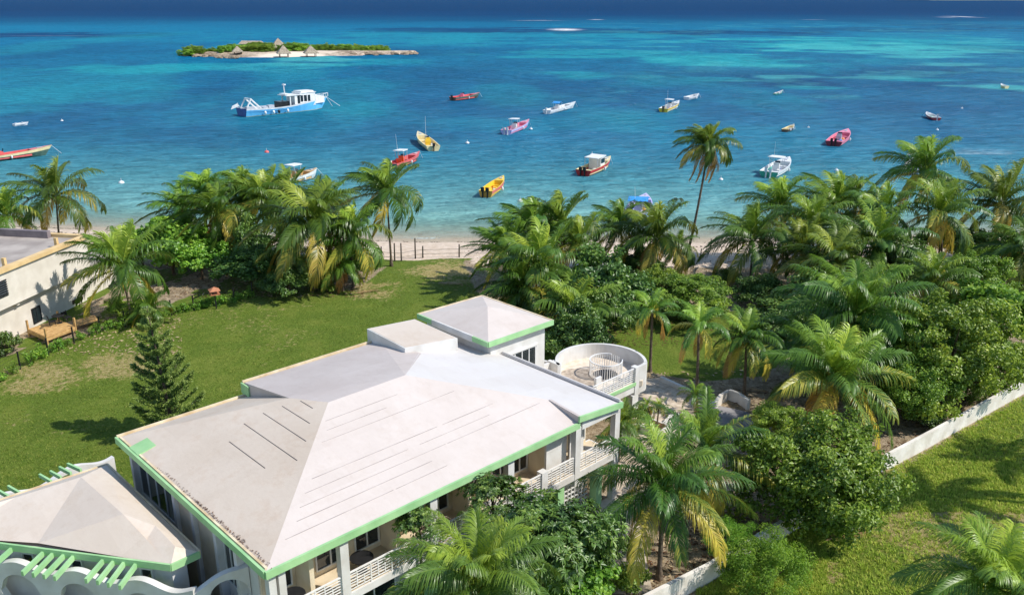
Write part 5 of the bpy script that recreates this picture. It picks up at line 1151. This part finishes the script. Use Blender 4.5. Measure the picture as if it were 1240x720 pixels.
def boat(sx, sy, bx, by, label, hull='white', deck='white', stripe=None, top=None, con='white', eng=1, engc='black', ant=0, beam=None, fb=.75, bowup=.45, name='fishing_boat', cat='boat', flare=1., Lmax=None, group='boats moored in the bay'):
    s = at(sx, sy, 0); b = at(bx, by, 0); d = b-s; L_ = min(d.length, Lmax or 99); ang = math.atan2(d.y, d.x)
    B = beam or min(.33*L_+.25, 2.6+.05*L_); e = empty(name, (s.x, s.y, 0), ang, label, cat, group); e.rotation_euler = (rng.uniform(-.03, .03), rng.uniform(-.02, .01), ang)
    n = 14; mb = MB(); rows = []
    def hb2(t): return B/2*(1-max(0, (t-.35)/.65)**2.3)*(.92+.08*min(1, t*4))
    def sh(t): return fb+bowup*max(0, t)**2.2+.04
    for i in range(n+1):
        t = i/n; x = L_*t; h_ = max(hb2(t), .02); z = sh(t); kx = x-(.09*L_*max(0, (t-.7)/.3)**1.5); kz = -.35+.35*max(0, (t-.75)/.25)**2
        rows.append([(kx, 0, kz), (kx, h_*.72*(1-.3*t), .02+.12*t*t), (x-(x-kx)*.4, h_*.95, z*.62), (x, h_, z)])
    vs = []; 
    for r0 in rows: vs += r0+[(x, -y, z) for x, y, z in r0[1:]]
    w_ = 7
    for i in range(n):
        a = i*w_; c = a+w_
        mb.add([], []); 
    fs = []; mi = []
    for i in range(n):
        a = i*w_; c = a+w_
        for (p, q_) in ((0, 1), (1, 2), (2, 3)): fs.append((a+p, c+p, c+q_, a+q_)); mi.append(1 if q_ == 3 and stripe else 0)
        for (p, q_) in ((0, 4), (4, 5), (5, 6)): fs.append((a+q_, c+q_, c+p, a+p)); mi.append(1 if q_ == 6 and stripe else 0)
    fs.append((0, 1, 2, 3, 6, 5, 4)); mi.append(0)
    mb.v = vs; mb.f = fs; mb.mi = mi; mb.build('hull', [PAL[hull], PAL[stripe or hull]], e)
    # deck: gunwale, inner sides and cockpit sole; foredeck closed
    dk = MB(); fd = .70; gw = .13
    for i in range(n):
        t0, t1 = i/n, (i+1)/n; x0, x1 = L_*t0, L_*t1; h0, h1 = max(hb2(t0), .02), max(hb2(t1), .02); z0, z1 = sh(t0)+.012, sh(t1)+.012
        if t0 >= fd-.001: dk.add([(x0, -h0, z0), (x1, -h1, z1), (x1, h1, z1), (x0, h0, z0)], [(0, 1, 2, 3)])
        else:
            g0, g1 = max(h0-gw, .01), max(h1-gw, .01); zf2 = .22
            for sg in (1, -1):
                dk.add([(x0, sg*h0, z0), (x1, sg*h1, z1), (x1, sg*g1, z1), (x0, sg*g0, z0), (x1, sg*g1*.96, zf2), (x0, sg*g0*.96, zf2)], [(0, 1, 2, 3), (3, 2, 4, 5)])
            dk.add([(x0, -g0*.96, zf2), (x1, -g1*.96, zf2), (x1, g1*.96, zf2), (x0, g0*.96, zf2)], [(0, 1, 2, 3)], 1)
    hF = hb2(fd)-gw; hx_ = hb2(0)-gw; xf = L_*math.ceil(fd*n-1e-6)/n
    dk.add([(xf, -hF, .22), (xf, hF, .22), (xf, hF, sh(fd)), (xf, -hF, sh(fd))], [(0, 1, 2, 3)]); dk.add([(0, -hb2(0), .3), (0, hb2(0), .3), (0, hb2(0), sh(0)-.12), (0, -hb2(0), sh(0)-.12), (.12, -hx_, .22), (.12, hx_, .22), (.12, hx_, sh(0)-.12), (.12, -hx_, sh(0)-.12)], [(4, 5, 6, 7), (3, 2, 6, 7)])
    if L_ > 3.5:
        dk.box(L_*.13, L_*.19, -hx_*.9, hx_*.9, .45, .55); dk.box(L_*.58, L_*.64, -hF*.9, hF*.9, .45, .55)
    dk.build('deck', [PAL[deck], PAL[deck] if deck != 'white' else PAL['grey']], e)
    if L_ > 3.5: rb_ = MB(); 
    for k in range(eng):
        y = (k-(eng-1)/2)*.62; m_ = MB(); m_.prism([(-.55, y-.2), (-.05, y-.17), (-.05, y+.17), (-.55, y+.2)], [.75, .8, .8, .75], [1.28, 1.2, 1.2, 1.28]); m_.box(-.36, -.14, y-.08, y+.08, -.3, .78); m_.box(-.6, -.1, y-.05, y+.05, -.02, .05); m_.build('outboard_motor', PAL[engc], e)
    cx_ = L_*.36
    if top in ('ttop', 'console', 'bimini'):
        m_ = MB(); m_.prism([(cx_-.35, -.4), (cx_+.35, -.4), (cx_+.35, .4), (cx_-.35, .4)], .22, [1.45, 1.15, 1.15, 1.45]); m_.build('console', PAL[con], e)
        m_ = MB(); m_.box(cx_-1.15, cx_-.7, -.42, .42, .22, .75); m_.box(cx_-1.2, cx_-1.12, -.42, .42, .75, 1.15); m_.build('seat', PAL[con], e)
        m_ = MB(); m_.slab([(cx_+.3, -.38, 1.15), (cx_+.45, -.36, 1.6), (cx_+.45, .36, 1.6), (cx_+.3, .38, 1.15)], .03); m_.build('windscreen', M['glass'], e)
    if top in ('ttop', 'bimini'):
        z = 2.15 if top == 'ttop' else 1.95; cv = {'ttop': 'white', 'bimini': 'canvas'}[top]; hw = B*.40; l0, l1 = cx_-1.2, cx_+.9
        m_ = MB(); m_.prism([(l0, -hw), (l1, -hw*.85), (l1+.2, 0), (l1, hw*.85), (l0, hw)], z, z+.08) if top == 'ttop' else m_.slab([(l0, -hw, z-.25), (cx_-.2, -hw, z+.1), (l1, -hw, z-.2), (l1, hw, z-.2), (cx_-.2, hw, z+.1), (l0, hw, z-.25)], .05); m_.build('canopy', PAL[cv], e)
        for sx_ in (l0+.35, l1-.3):
            for sy_ in (-hw*.8, hw*.8):
                m_ = MB(); m_.bar((cx_+(sx_-cx_)*.5, sy_, .3), (sx_, sy_, z), .06); m_.build('canopy_post', PAL['grey'], e)
    if top == 'cabin':
        c0, c1 = L_*.30, L_*.56; hw = B*.36; m_ = MB(); m_.box(c0+1.2, c1, -hw, hw, .22, 1.95); m_.build('cabin', PAL[con], e)
        m_ = MB(); m_.box(c0-.5, c1+.15, -hw*1.12, hw*1.12, 1.95, 2.05); m_.build('cabin_roof', PAL['white'], e)
        m_ = MB(); m_.box(c0+1.35, c1-.15, -hw-.02, hw+.02, 1.1, 1.75); m_.box(c1+.003, c1+.02, -hw*.85, hw*.85, 1.1, 1.75); m_.build('cabin_window', M['glass'], e)
        for sy_ in (-hw, hw):
            m_ = MB(); m_.bar((c0-.4, sy_*1.05, .5), (c0-.4, sy_*1.05, 1.95), .06); m_.build('canopy_post', PAL['grey'], e)
    if L_ > 4.5:
        gg = random.Random(int(sx*7+sy)); m_ = MB(); x0 = L_*gg.uniform(.2, .26); m_.box(x0, x0+.7, -.75, -.3, .22, .6); m_.build('cool_box', PAL[gg.choice(['white', 'blue', 'grey', 'salmon'])], e)
        m_ = MB(); x1 = L_*gg.uniform(.46, .54); m_.lathe([(.1, 0), (.36, 0), (.42, .12), (.3, .22), (.12, .2)], (x1, gg.uniform(-.3, .3), .22), 10); m_.build('rope_coil', PAL[gg.choice(['green', 'tan', 'navy', 'amber'])], e)
        m_ = MB(); m_.lathe([(0, -.3), (.16, -.2), (.18, .1), (0, .3)], (L_*.45, -hb2(.45)-.15, .45), 8); m_.build('fender', PAL['white'], e, smooth=True)
    if ant:
        m_ = MB(); m_.tube([(cx_-.5, .35, 1.2), (cx_-.8, .4, 1.2+ant)], [.03, .015], 5); m_.build('antenna', PAL['white'], e)
    if L_ > 4:
        m_ = MB(); m_.bar((L_*.985, 0, sh(1)), (L_+1.6, .2, -.1), .035); m_.build('mooring_line', PAL['white'], e)
        m_ = MB(); m_.bar((L_*.9, -.09, sh(.9)+.06), (L_*.9, .09, sh(.9)+.06), .06); m_.box(L_*.8, L_*.88, -.2, .2, sh(.84)+.0, sh(.84)+.07); m_.build('bow_fitting', PAL['grey'], e)
    e.scale = (1, 1.25, 1.35); return e
boat(-34, 198, 65, 187, 'long low green and red wooden boat cut by the left edge', 'dgreen', 'salmon', 'cream', 'console', 'salmon', 1, 'white', 5.0, beam=2.6, fb=.7, bowup=.6)
boat(343, 223, 385, 215, 'pale boat with a canopy half hidden behind the left palms', 'white', 'tan', None, 'ttop', 'tan', 1, 'black', 0, beam=2.5)
boat(474, 205, 509, 193, 'red and green boat with an orange console beside the palm top', 'dgreen', 'salmon', 'salmon', 'ttop', 'orange', 1, 'white', 3.2, beam=2.2)
boat(525, 183, 506, 169, 'pale yellow open boat pointing away to the upper left', 'cream', 'cream', None, 'console', 'yellow', 1, 'black', 3.6, beam=2.5)
boat(548, 122, 581, 118, 'distant dark green boat with a reddish interior, nearest the blue workboat', 'brown', 'salmon', 'dgreen', 'console', 'pink', 1, 'black', 0, beam=2.6)
boat(613, 163, 641, 152, 'lavender and pink boat with a white canopy and two white engines', 'lavender', 'pink', None, 'ttop', 'white', 2, 'white', 0, beam=2.4)
boat(662, 138, 697, 130, 'slim white speedboat with a blue canvas top', 'white', 'white', None, 'bimini', 'white', 1, 'white', 0, beam=2.2, fb=.7)
boat(706, 213, 739, 200, 'red boat with a white cabin and black engines', 'red', 'cream', None, 'cabin', 'white', 2, 'black', 0, beam=2.6)
boat(588, 239, 610, 224, 'open amber boat with two engines nearest the beach', 'amber', 'yellow', 'salmon', None, 'white', 2, 'black', 0, beam=2.0)
boat(803, 136, 822, 129, 'yellow boat with a small canopy left of the tall palm crown', 'yellow', 'white', None, 'ttop', 'white', 1, 'black', 3.0, beam=2.4)
boat(930, 215, 955, 200, 'green hulled boat with a white canopy and two white engines', 'green', 'white', 'white', 'ttop', 'white', 2, 'white', 3.0, beam=2.9)
boat(1009, 177, 1026, 165, 'pink and red open boat with two black engines', 'dkred', 'pink', 'pink', 'console', 'grey', 2, 'black', 0, beam=3.0)
boat(1102, 212, 1112, 198, 'grey and white boat seen through the tallest grove palm', 'grey', 'white', None, 'ttop', 'navy', 2, 'black', 0, beam=2.6)
boat(768, 268, 782, 248, 'blue boat with a blue canvas top behind the palms near the beach', 'navy', 'lavender', 'blue', 'bimini', 'grey', 2, 'grey', 2.0, beam=2.9)
boat(831, 121, 846, 119, 'small white dinghy above the tall palm crown', 'white', 'white', None, None, 'white', 0, 'black', 0, beam=1.9, fb=.6, name='dinghy')
boat(950, 160, 961, 157, 'tiny olive dinghy right of the tall palm crown', 'brown', 'cream', None, None, 'white', 0, 'black', 0, beam=1.5, fb=.45, name='dinghy')
boat(1134, 146, 1121, 141, 'small white and red dinghy pointing left above the right grove', 'dkred', 'white', None, None, 'white', 1, 'grey', 0, beam=2., fb=.5, name='dinghy')
boat(1219, 107.5, 1211, 106.5, 'tiny pale dinghy far out at the right', 'cream', 'white', None, None, 'white', 0, 'black', 0, beam=1.6, fb=.6, name='dinghy')
boat(938, 115, 948, 113, 'light turquoise kayak floating far behind the tall palm', 'green', 'white', None, None, 'white', 0, 'black', 0, beam=1., fb=.3, name='dinghy')
boat(17, 153, 35, 151, 'long white low float left of the blue workboat', 'white', 'white', None, None, 'white', 0, 'black', 0, beam=1.2, fb=.35, bowup=.1, name='float', cat='float')
for (a, b, r0, c, lab) in [(75,146,.35,'white','small white buoy between the white float and the blue workboat'),(323,184,.5,'salmon','pink mooring buoy below the blue workboat'),(147,221,.5,'white','white mooring buoy above the bright round tree'),(566,173,.45,'white','white buoy left of the lavender boat'),(630,243,.42,'white','white buoy right of the open amber boat'),(873,217,.4,'white','white buoy just right of the tall leaning trunk'),(1135,157,.35,'white','white buoy under the small white and red dinghy'),(1165,131,.3,'white','tiny white buoy right of the small dinghies'),(717,187,.4,'white','pale buoy above the red cabin boat'),(643,156,.4,'white','white buoy at the bow of the lavender boat'),(979,154,.3,'white','tiny white buoy left of the pink boat'),(1013,206,.4,'white','low white buoy below the pink boat')]:
    p = at(a, b, .1); e = empty('buoy', (p.x, p.y, 0), 0, lab, 'buoy', 'mooring buoys'); m_ = MB(); m_.lathe([(0, -r0*.6), (r0*.8, -r0*.4), (r0, .05), (r0*.75, r0*.6), (r0*.2, r0*.85), (0, r0*.9)], (0, 0, 0), 12); m_.build('float_body', PAL[c], e, smooth=True); m_ = MB(); m_.tube([(0, 0, r0*.8), (0, 0, r0*1.7)], .06, 6); m_.build('eye', PAL['grey'], e)

# the big blue workboat
def workboat():
    s = at(293, 141, 0); b = at(391, 131, 0); d = b-s; L_ = d.length; ang = math.atan2(d.y, d.x); e = empty('workboat', (s.x, s.y, 0), ang, 'large sky blue workboat with white wheelhouse and stern frame', 'boat', 'boats moored in the bay')
    B = 6.2; n = 18; vs = []; sh = lambda t: 2.1-.5*math.sin(PI*min(t*1.4, 1))*.5+2.4*max(0, t-.35)**1.6
    hb2 = lambda t: B/2*(1-max(0, (t-.5)/.5)**2.1)*(.9+.1*min(1, t*4))
    for i in range(n+1):
        t = i/n; x = (L_+1.9)*t if t > .8 else (L_+1.9)*t; h_ = max(hb2(t), .05); z = sh(t); kx = x-2.4*max(0, (t-.75)/.25)**1.2
        r0 = [(kx, 0, -.8), (kx, h_*.75, .0), (kx+(x-kx)*.08, h_*.78, .14), (x-(x-kx)*.15, h_*.98, z-.35), (x, h_, z)]; vs += r0+[(a, -y, c) for a, y, c in r0[1:]]
    fs = []; mi = []; w_ = 9; mm = [3, 1, 0, 2]
    for i in range(n):
        a = i*w_; c = a+w_
        for j in range(4): fs.append((a+j, c+j, c+j+1, a+j+1)); mi.append(mm[j])
        for j, (p, q_) in enumerate(((0, 5), (5, 6), (6, 7), (7, 8))): fs.append((a+q_, c+q_, c+p, a+p)); mi.append(mm[j])
    fs.append((0, 1, 2, 3, 4, 8, 7, 6, 5)); mi.append(3)
    mb = MB(); mb.v = vs; mb.f = fs; mb.mi = mi; mb.build('hull', [PAL['blue'], PAL['cream'], PAL['white'], PAL['navy']], e)
    LL = L_+1.9; dk = MB()
    for i in range(n):
        t0, t1 = i/n, (i+1)/n; zd0, zd1 = (sh(t0)-.75 if t0 < .55 else sh(t0)-.05), (sh(t1)-.75 if t1 <= .55 else sh(t1)-.05); h0, h1 = hb2(t0)*.95, hb2(t1)*.95+.01
        dk.add([(LL*t0, -h0, zd0), (LL*t1, -h1, zd1), (LL*t1, h1, zd1), (LL*t0, h0, zd0)], [(0, 1, 2, 3)])
        for sg in (1, -1): dk.add([(LL*t0, sg*hb2(t0), sh(t0)+.01), (LL*t1, sg*(hb2(t1)+.01), sh(t1)+.01), (LL*t1, sg*h1*.96, sh(t1)+.01), (LL*t0, sg*h0*.96, sh(t0)+.01), (LL*t1, sg*h1*.96, zd1), (LL*t0, sg*h0*.96, zd0)], [(0, 1, 2, 3), (3, 2, 4, 5)])
    dk.build('deck', PAL['grey'], e)
    x = lambda f: LL*f
    m_ = MB(); m_.box(x(.62), x(.80), -2.0, 2.0, 1.4, 4.9); m_.prism([(x(.80), -2.), (x(.93), -1.1), (x(.93), 1.1), (x(.80), 2.)], 1.8, [4.3, 3.5, 3.5, 4.3]); m_.box(x(.44), x(.48), -2.1, 2.1, 1.3, 4.6) if False else None; m_.build('wheelhouse', PAL['white'], e)
    m_ = MB(); m_.box(x(.46), x(.64), -2.3, 2.3, 4.45, 4.62); m_.box(x(.62), x(.81), -2.15, 2.15, 4.9, 5.05); m_.prism([(x(.64), -1.9), (x(.79), -1.7), (x(.79), 1.7), (x(.64), 1.9)], 5.05, 5.4); m_.build('wheelhouse_roof', PAL['white'], e)
    m_ = MB(); 
    for a, c in ((.50, .51), (.56, .57)): 
        for sy in (-2.1, 2.0): m_.box(x(a), x(c), sy, sy+.12, 1.3, 4.45)
    m_.box(x(.555), x(.585), -2.13, 2.13, 1.3, 4.45) ; m_.build('wheelhouse_post', PAL['white'], e)
    m_ = MB(); m_.box(x(.59), x(.615), -2.0, 2.0, 1.4, 4.4); m_.box(x(.625), x(.655), -2.03, 2.03, 2.6, 4.3); m_.box(x(.665), x(.70), -2.03, 2.03, 2.6, 4.3); m_.box(x(.71), x(.74), -2.03, 2.03, 2.6, 4.3); m_.build('wheelhouse_window', M['glass'], e)
    m_ = MB(); m_.box(x(.40), x(.50), -1.6, 1.6, 1.3, 3.0); m_.build('cockpit_shelter', PAL['black'], e)
    for sy in (-1.5, 1.5):
        m_ = MB(); m_.bar((x(.20), sy, 1.3), (x(.08), sy, 4.4), .5, .35); m_.build('stern_frame', PAL['white'], e)
    m_ = MB(); m_.bar((x(.08), -1.6, 4.4), (x(.08), 1.6, 4.4), .4); m_.bar((x(.08), -1.5, 4.4), (x(.03), -1.5, 2.2), .3); m_.bar((x(.08), 1.5, 4.4), (x(.03), 1.5, 2.2), .3); m_.build('stern_frame', PAL['white'], e)
    for y, h_, xx in ((0, 3.1, .49), (1.2, 2.4, .52), (-1.2, 3.2, .47)):
        m_ = MB(); m_.tube([(x(xx), y, 4.5), (x(xx)-.2, y, 4.6+h_)], [.09, .04], 6); m_.build('mast', PAL['white'], e)
    m_ = MB(); m_.lathe([(.5, 0), (.5, .3), (0, .35)], (x(.49), 0, 7.2), 12); m_.box(x(.46), x(.52), -1.4, 1.4, 4.9, 5.0); m_.build('radar', PAL['white'], e)
    m_ = MB(); pr = []
    for i in range(6):
        t = .8+.2*i/5
        for sg in (-1, 1): m_.bar((x(t), sg*hb2(min(t, .99)), sh(t)), (x(t), sg*hb2(min(t, .99)), sh(t)+.9), .07)
    for i in range(5):
        t, u = .8+.2*i/5, .8+.2*(i+1)/5
        for sg in (-1, 1): m_.bar((x(t), sg*hb2(min(t, .99)), sh(t)+.9), (x(u), sg*hb2(min(u, .99)), sh(u)+.9), .08)
    m_.build('bow_rail', PAL['white'], e)
    for f in (.19, .28, .34, .44):
        m_ = MB(); m_.lathe([(0, -.5), (.3, -.35), (.33, .1), (.2, .45), (0, .5)], (x(f), -hb2(f)*.98-.25, .75), 10); m_.build('fender', PAL['white'] if f != .34 else PAL['black'], e, smooth=True)
    m_ = MB(); m_.bar((LL-.4, 0, sh(1)-.3), (LL+5, 1, -.2), .08); m_.bar((LL-.4, .2, sh(1)-.3), (LL+3, 2.2, -.2), .08); m_.build('mooring_line', PAL['white'], e)
    m_ = MB(); m_.tube([(.1, 0, 1.8), (-1.0, 0, 3.6)], .05, 6); m_.add([(-.9, 0, 3.5), (-2.4, .2, 2.9), (-2.8, .3, 2.0), (-.5, 0, 2.7), (-.9, .04, 3.5), (-2.4, .24, 2.9), (-2.8, .34, 2.0), (-.5, .04, 2.7)], [(0, 1, 2, 3), (7, 6, 5, 4)]); m_.build('flag', PAL['white'], e)
    m_ = MB(); m_.box(x(.22), x(.27), -1, 1, 1.3, 2.0); m_.box(x(.30), x(.36), -.2, 1.2, 1.3, 2.2); m_.box(x(.02), x(.06), -2, -1, 1.4, 2.6); m_.build('deck_gear', PAL['grey'], e)
workboat()

# ================================================================== ISLET
ic = at(365, 66.5, 0); iw = abs(at(505, 66, 0).x-at(226, 66, 0).x)
ix = np.linspace(-iw*.56, iw*.56, 140); iy = np.linspace(-45, 60, 60); IX, IY = np.meshgrid(ix, iy)
u = IX/(iw*.5); half = 24*np.sqrt(np.clip(1-np.abs(u)**2.6, 0, 1))*(.62+.3*np.exp(-((u+.15)/.3)**2))*np.where(u > .55, .55, 1)
cyy = 2+6*np.sin(u*2); dd = 1-np.abs(IY-cyy)/np.maximum(half, .5)+(fbm(IX/9., IY/9., 3, 71)-.5)*.5
bay = np.exp(-((u+.02)/.28)**2)*np.clip(-(IY-cyy)/20, 0, 1)
IZ = np.where((np.abs(u) < .99), np.clip(dd*2.6*(1-.55*bay), -1.5, 1.6+.5*fbm(IX/5., IY/5., 3, 5)), -1.5)
rk = smooth01((.95-bay*2.4+(fbm(IX/6., IY/6., 3, 33)-.5)*1.2))
def islet_mat():
    m = bpy.data.materials.new('islet_ground'); m.use_nodes = True; n = m.node_tree; P = n.nodes['Principled BSDF']; P.inputs['Roughness'].default_value = .9
    a = n.nodes.new('ShaderNodeAttribute'); a.attribute_name = 'rock'; tc = n.nodes.new('ShaderNodeTexCoord'); nz = n.nodes.new('ShaderNodeTexNoise'); nz.inputs['Scale'].default_value = .3; nz.inputs['Detail'].default_value = 8; nz.inputs['Roughness'].default_value = .8; n.links.new(tc.outputs['Object'], nz.inputs[0])
    r = n.nodes.new('ShaderNodeValToRGB'); r.color_ramp.elements[0].position = .42; r.color_ramp.elements[0].color = srgb(112, 92, 74); r.color_ramp.elements[1].position = .6; r.color_ramp.elements[1].color = srgb(196, 176, 152); n.links.new(nz.outputs[0], r.inputs[0])
    mx = n.nodes.new('ShaderNodeMix'); mx.data_type = 'RGBA'; n.links.new(a.outputs['Fac'], mx.inputs[0]); mx.inputs['A'].default_value = srgb(228, 210, 188); n.links.new(r.outputs[0], mx.inputs['B']); n.links.new(mx.outputs['Result'], P.inputs['Base Color']); return m
isl = grid_mesh('islet', IX+ic.x, IY+ic.y, IZ, dict(rock=rk), {}, islet_mat()); isl['kind'] = 'structure'
def iz(x, y):
    i = int(np.clip(np.searchsorted(ix, x-ic.x), 0, 139)); j = int(np.clip(np.searchsorted(iy, y-ic.y), 0, 59)); return float(IZ[j, i])
def hut(px, py, wpx, hpx, label, open_=False, dy=0):
    p = at(px, py, 1.5); p.y += dy; sc_ = depth(p)/F_PX; W_ = wpx*sc_/2*1.15; H_ = hpx*sc_*1.1; z0 = max(iz(p.x, p.y), .3)
    e = empty('thatched_hut', (p.x, p.y, z0-.2), .35, label, 'hut', 'thatched huts on the islet')
    m_ = MB(); rz = H_*.35; m_.add([(W_*math.cos(a), W_*math.sin(a), rz) for a in (PI/4, 3*PI/4, 5*PI/4, 7*PI/4)]+[(0, 0, H_)]+[(W_*math.cos(a), W_*math.sin(a), rz-.3) for a in (PI/4, 3*PI/4, 5*PI/4, 7*PI/4)], [(0, 1, 4), (1, 2, 4), (2, 3, 4), (3, 0, 4), (8, 7, 6, 5), (0, 5, 6, 1), (1, 6, 7, 2), (2, 7, 8, 3), (3, 8, 5, 0)]); m_.build('roof', M['thatch'], e)
    k = W_*.55
    if open_:
        for a in (PI/4, 3*PI/4, 5*PI/4, 7*PI/4):
            m_ = MB(); m_.box(k*1.1*math.cos(a)-.15, k*1.1*math.cos(a)+.15, k*1.1*math.sin(a)-.15, k*1.1*math.sin(a)+.15, 0, rz+.2); m_.build('post', M['postgrey'], e)
    else:
        m_ = MB(); m_.box(-k, k, -k, k, -.5, rz+.1); m_.build('wall', M['postgrey'], e)
hut(330, 62, 24, 15, 'tallest pyramid-roofed thatched hut at the back of the islet', False, 14)
hut(336, 68, 20, 13, 'thatched hut in front of the tallest one on the islet sand', True, 13)
hut(371, 67, 21, 12, 'open thatched shelter right of the middle huts on the islet', True, 11)
hut(281, 66, 16, 9, 'small thatched hut left of the tallest one on the islet', True, 10)
p = at(302, 58, 2); e = empty('long_shed', (p.x, p.y+10, 1.2), .1, 'long low grey roofed shed at the back left of the islet', 'shed')
m_ = MB(); m_.prism([(-7, -3), (5, -3), (5, 3), (-7, 3)], 0, 2.6); m_.build('wall', M['postgrey'], e)
m_ = MB(); m_.add([(-8.5, -4, 2.5), (6, -4, 2.5), (6, 4, 2.5), (-8.5, 4, 2.5), (-7, 0, 4.4), (4.5, 0, 4.2)], [(0, 1, 5, 4), (2, 3, 4, 5), (1, 2, 5), (3, 0, 4), (3, 2, 1, 0)]); m_.build('roof', M['thatch'], e)
ib = []
r2 = random.Random(21)
for (a0, a1, yy0, h0, n_) in [(228, 244, 65, 3.2, 3), (250, 278, 64, 3.0, 4), (276, 326, 63, 3.8, 11), (300, 345, 60, 4.2, 8), (342, 366, 63, 3.6, 6), (368, 468, 61.5, 3.6, 28)]:
    for i in range(n_):
        ib.append((a0+(a1-a0)*(i+.5*r2.random())/n_, yy0+r2.uniform(-1.2, .8), h0*r2.uniform(.6, 1.1)))
for i, (a, b, h_) in enumerate(ib):
    p = at(a, b, 1.2); z0 = max(iz(p.x, p.y), .3); me, tr, rad, zb = BUSH[['bright', 'round2', 'round'][i % 3]]; s = h_/(rad[2]-zb*.35)*1.0
    e = empty('islet_shrub', (p.x, p.y, z0-.3), r2.uniform(0, 6), 'low green sea-blown shrub in the belt of shrubs covering the islet', 'shrub', 'shrubs covering the islet')
    c = bpy.data.objects.new('crown', me); col.objects.link(c); c.parent = e; c.location = (0, 0, h_*.42); c.scale = (s*1.7, s*1.5, s*1.05)
r2 = random.Random(4)
RK = []
for k in range(3):
    bm_ = MB(); g = random.Random(k); vs = []
    for i in range(6):
        for j in range(8): 
            th = PI*(i+.5)/6; ph = 2*PI*j/8; rr_ = 1+g.uniform(-.25, .25); vs.append((rr_*math.sin(th)*math.cos(ph), rr_*math.sin(th)*math.sin(ph), .6*rr_*math.cos(th)))
    bm_.add(vs, [(i*8+j, (i+1)*8+j, (i+1)*8+(j+1) % 8, i*8+(j+1) % 8) for i in range(5) for j in range(8)]+[tuple(range(8)), tuple(reversed(range(40, 48)))]); o = bm_.build('rock', M['rock']); RK.append(o.data); bpy.data.objects.remove(o)
for (a0, a1, b0, n_, sz) in [(224, 262, 68, 14, 1.6), (262, 290, 70, 9, 1.5), (395, 500, 66, 26, 1.5), (470, 506, 65, 12, 1.4)]:
    for i in range(n_):
        a = a0+(a1-a0)*(i+r2.random())/n_; p = at(a, b0+r2.uniform(-1.5, .5), .3); s = sz*r2.uniform(.5, 1.3); o = bpy.data.objects.new('rock', RK[i % 3]); col.objects.link(o); o.location = (p.x, p.y, .2); o.scale = (s*1.6, s*1.2, s); o.rotation_euler.z = r2.uniform(0, 6)
        tag(o, 'brown shore rock in the rim of rocks around the islet', 'rock', 'shore rocks of the islet')
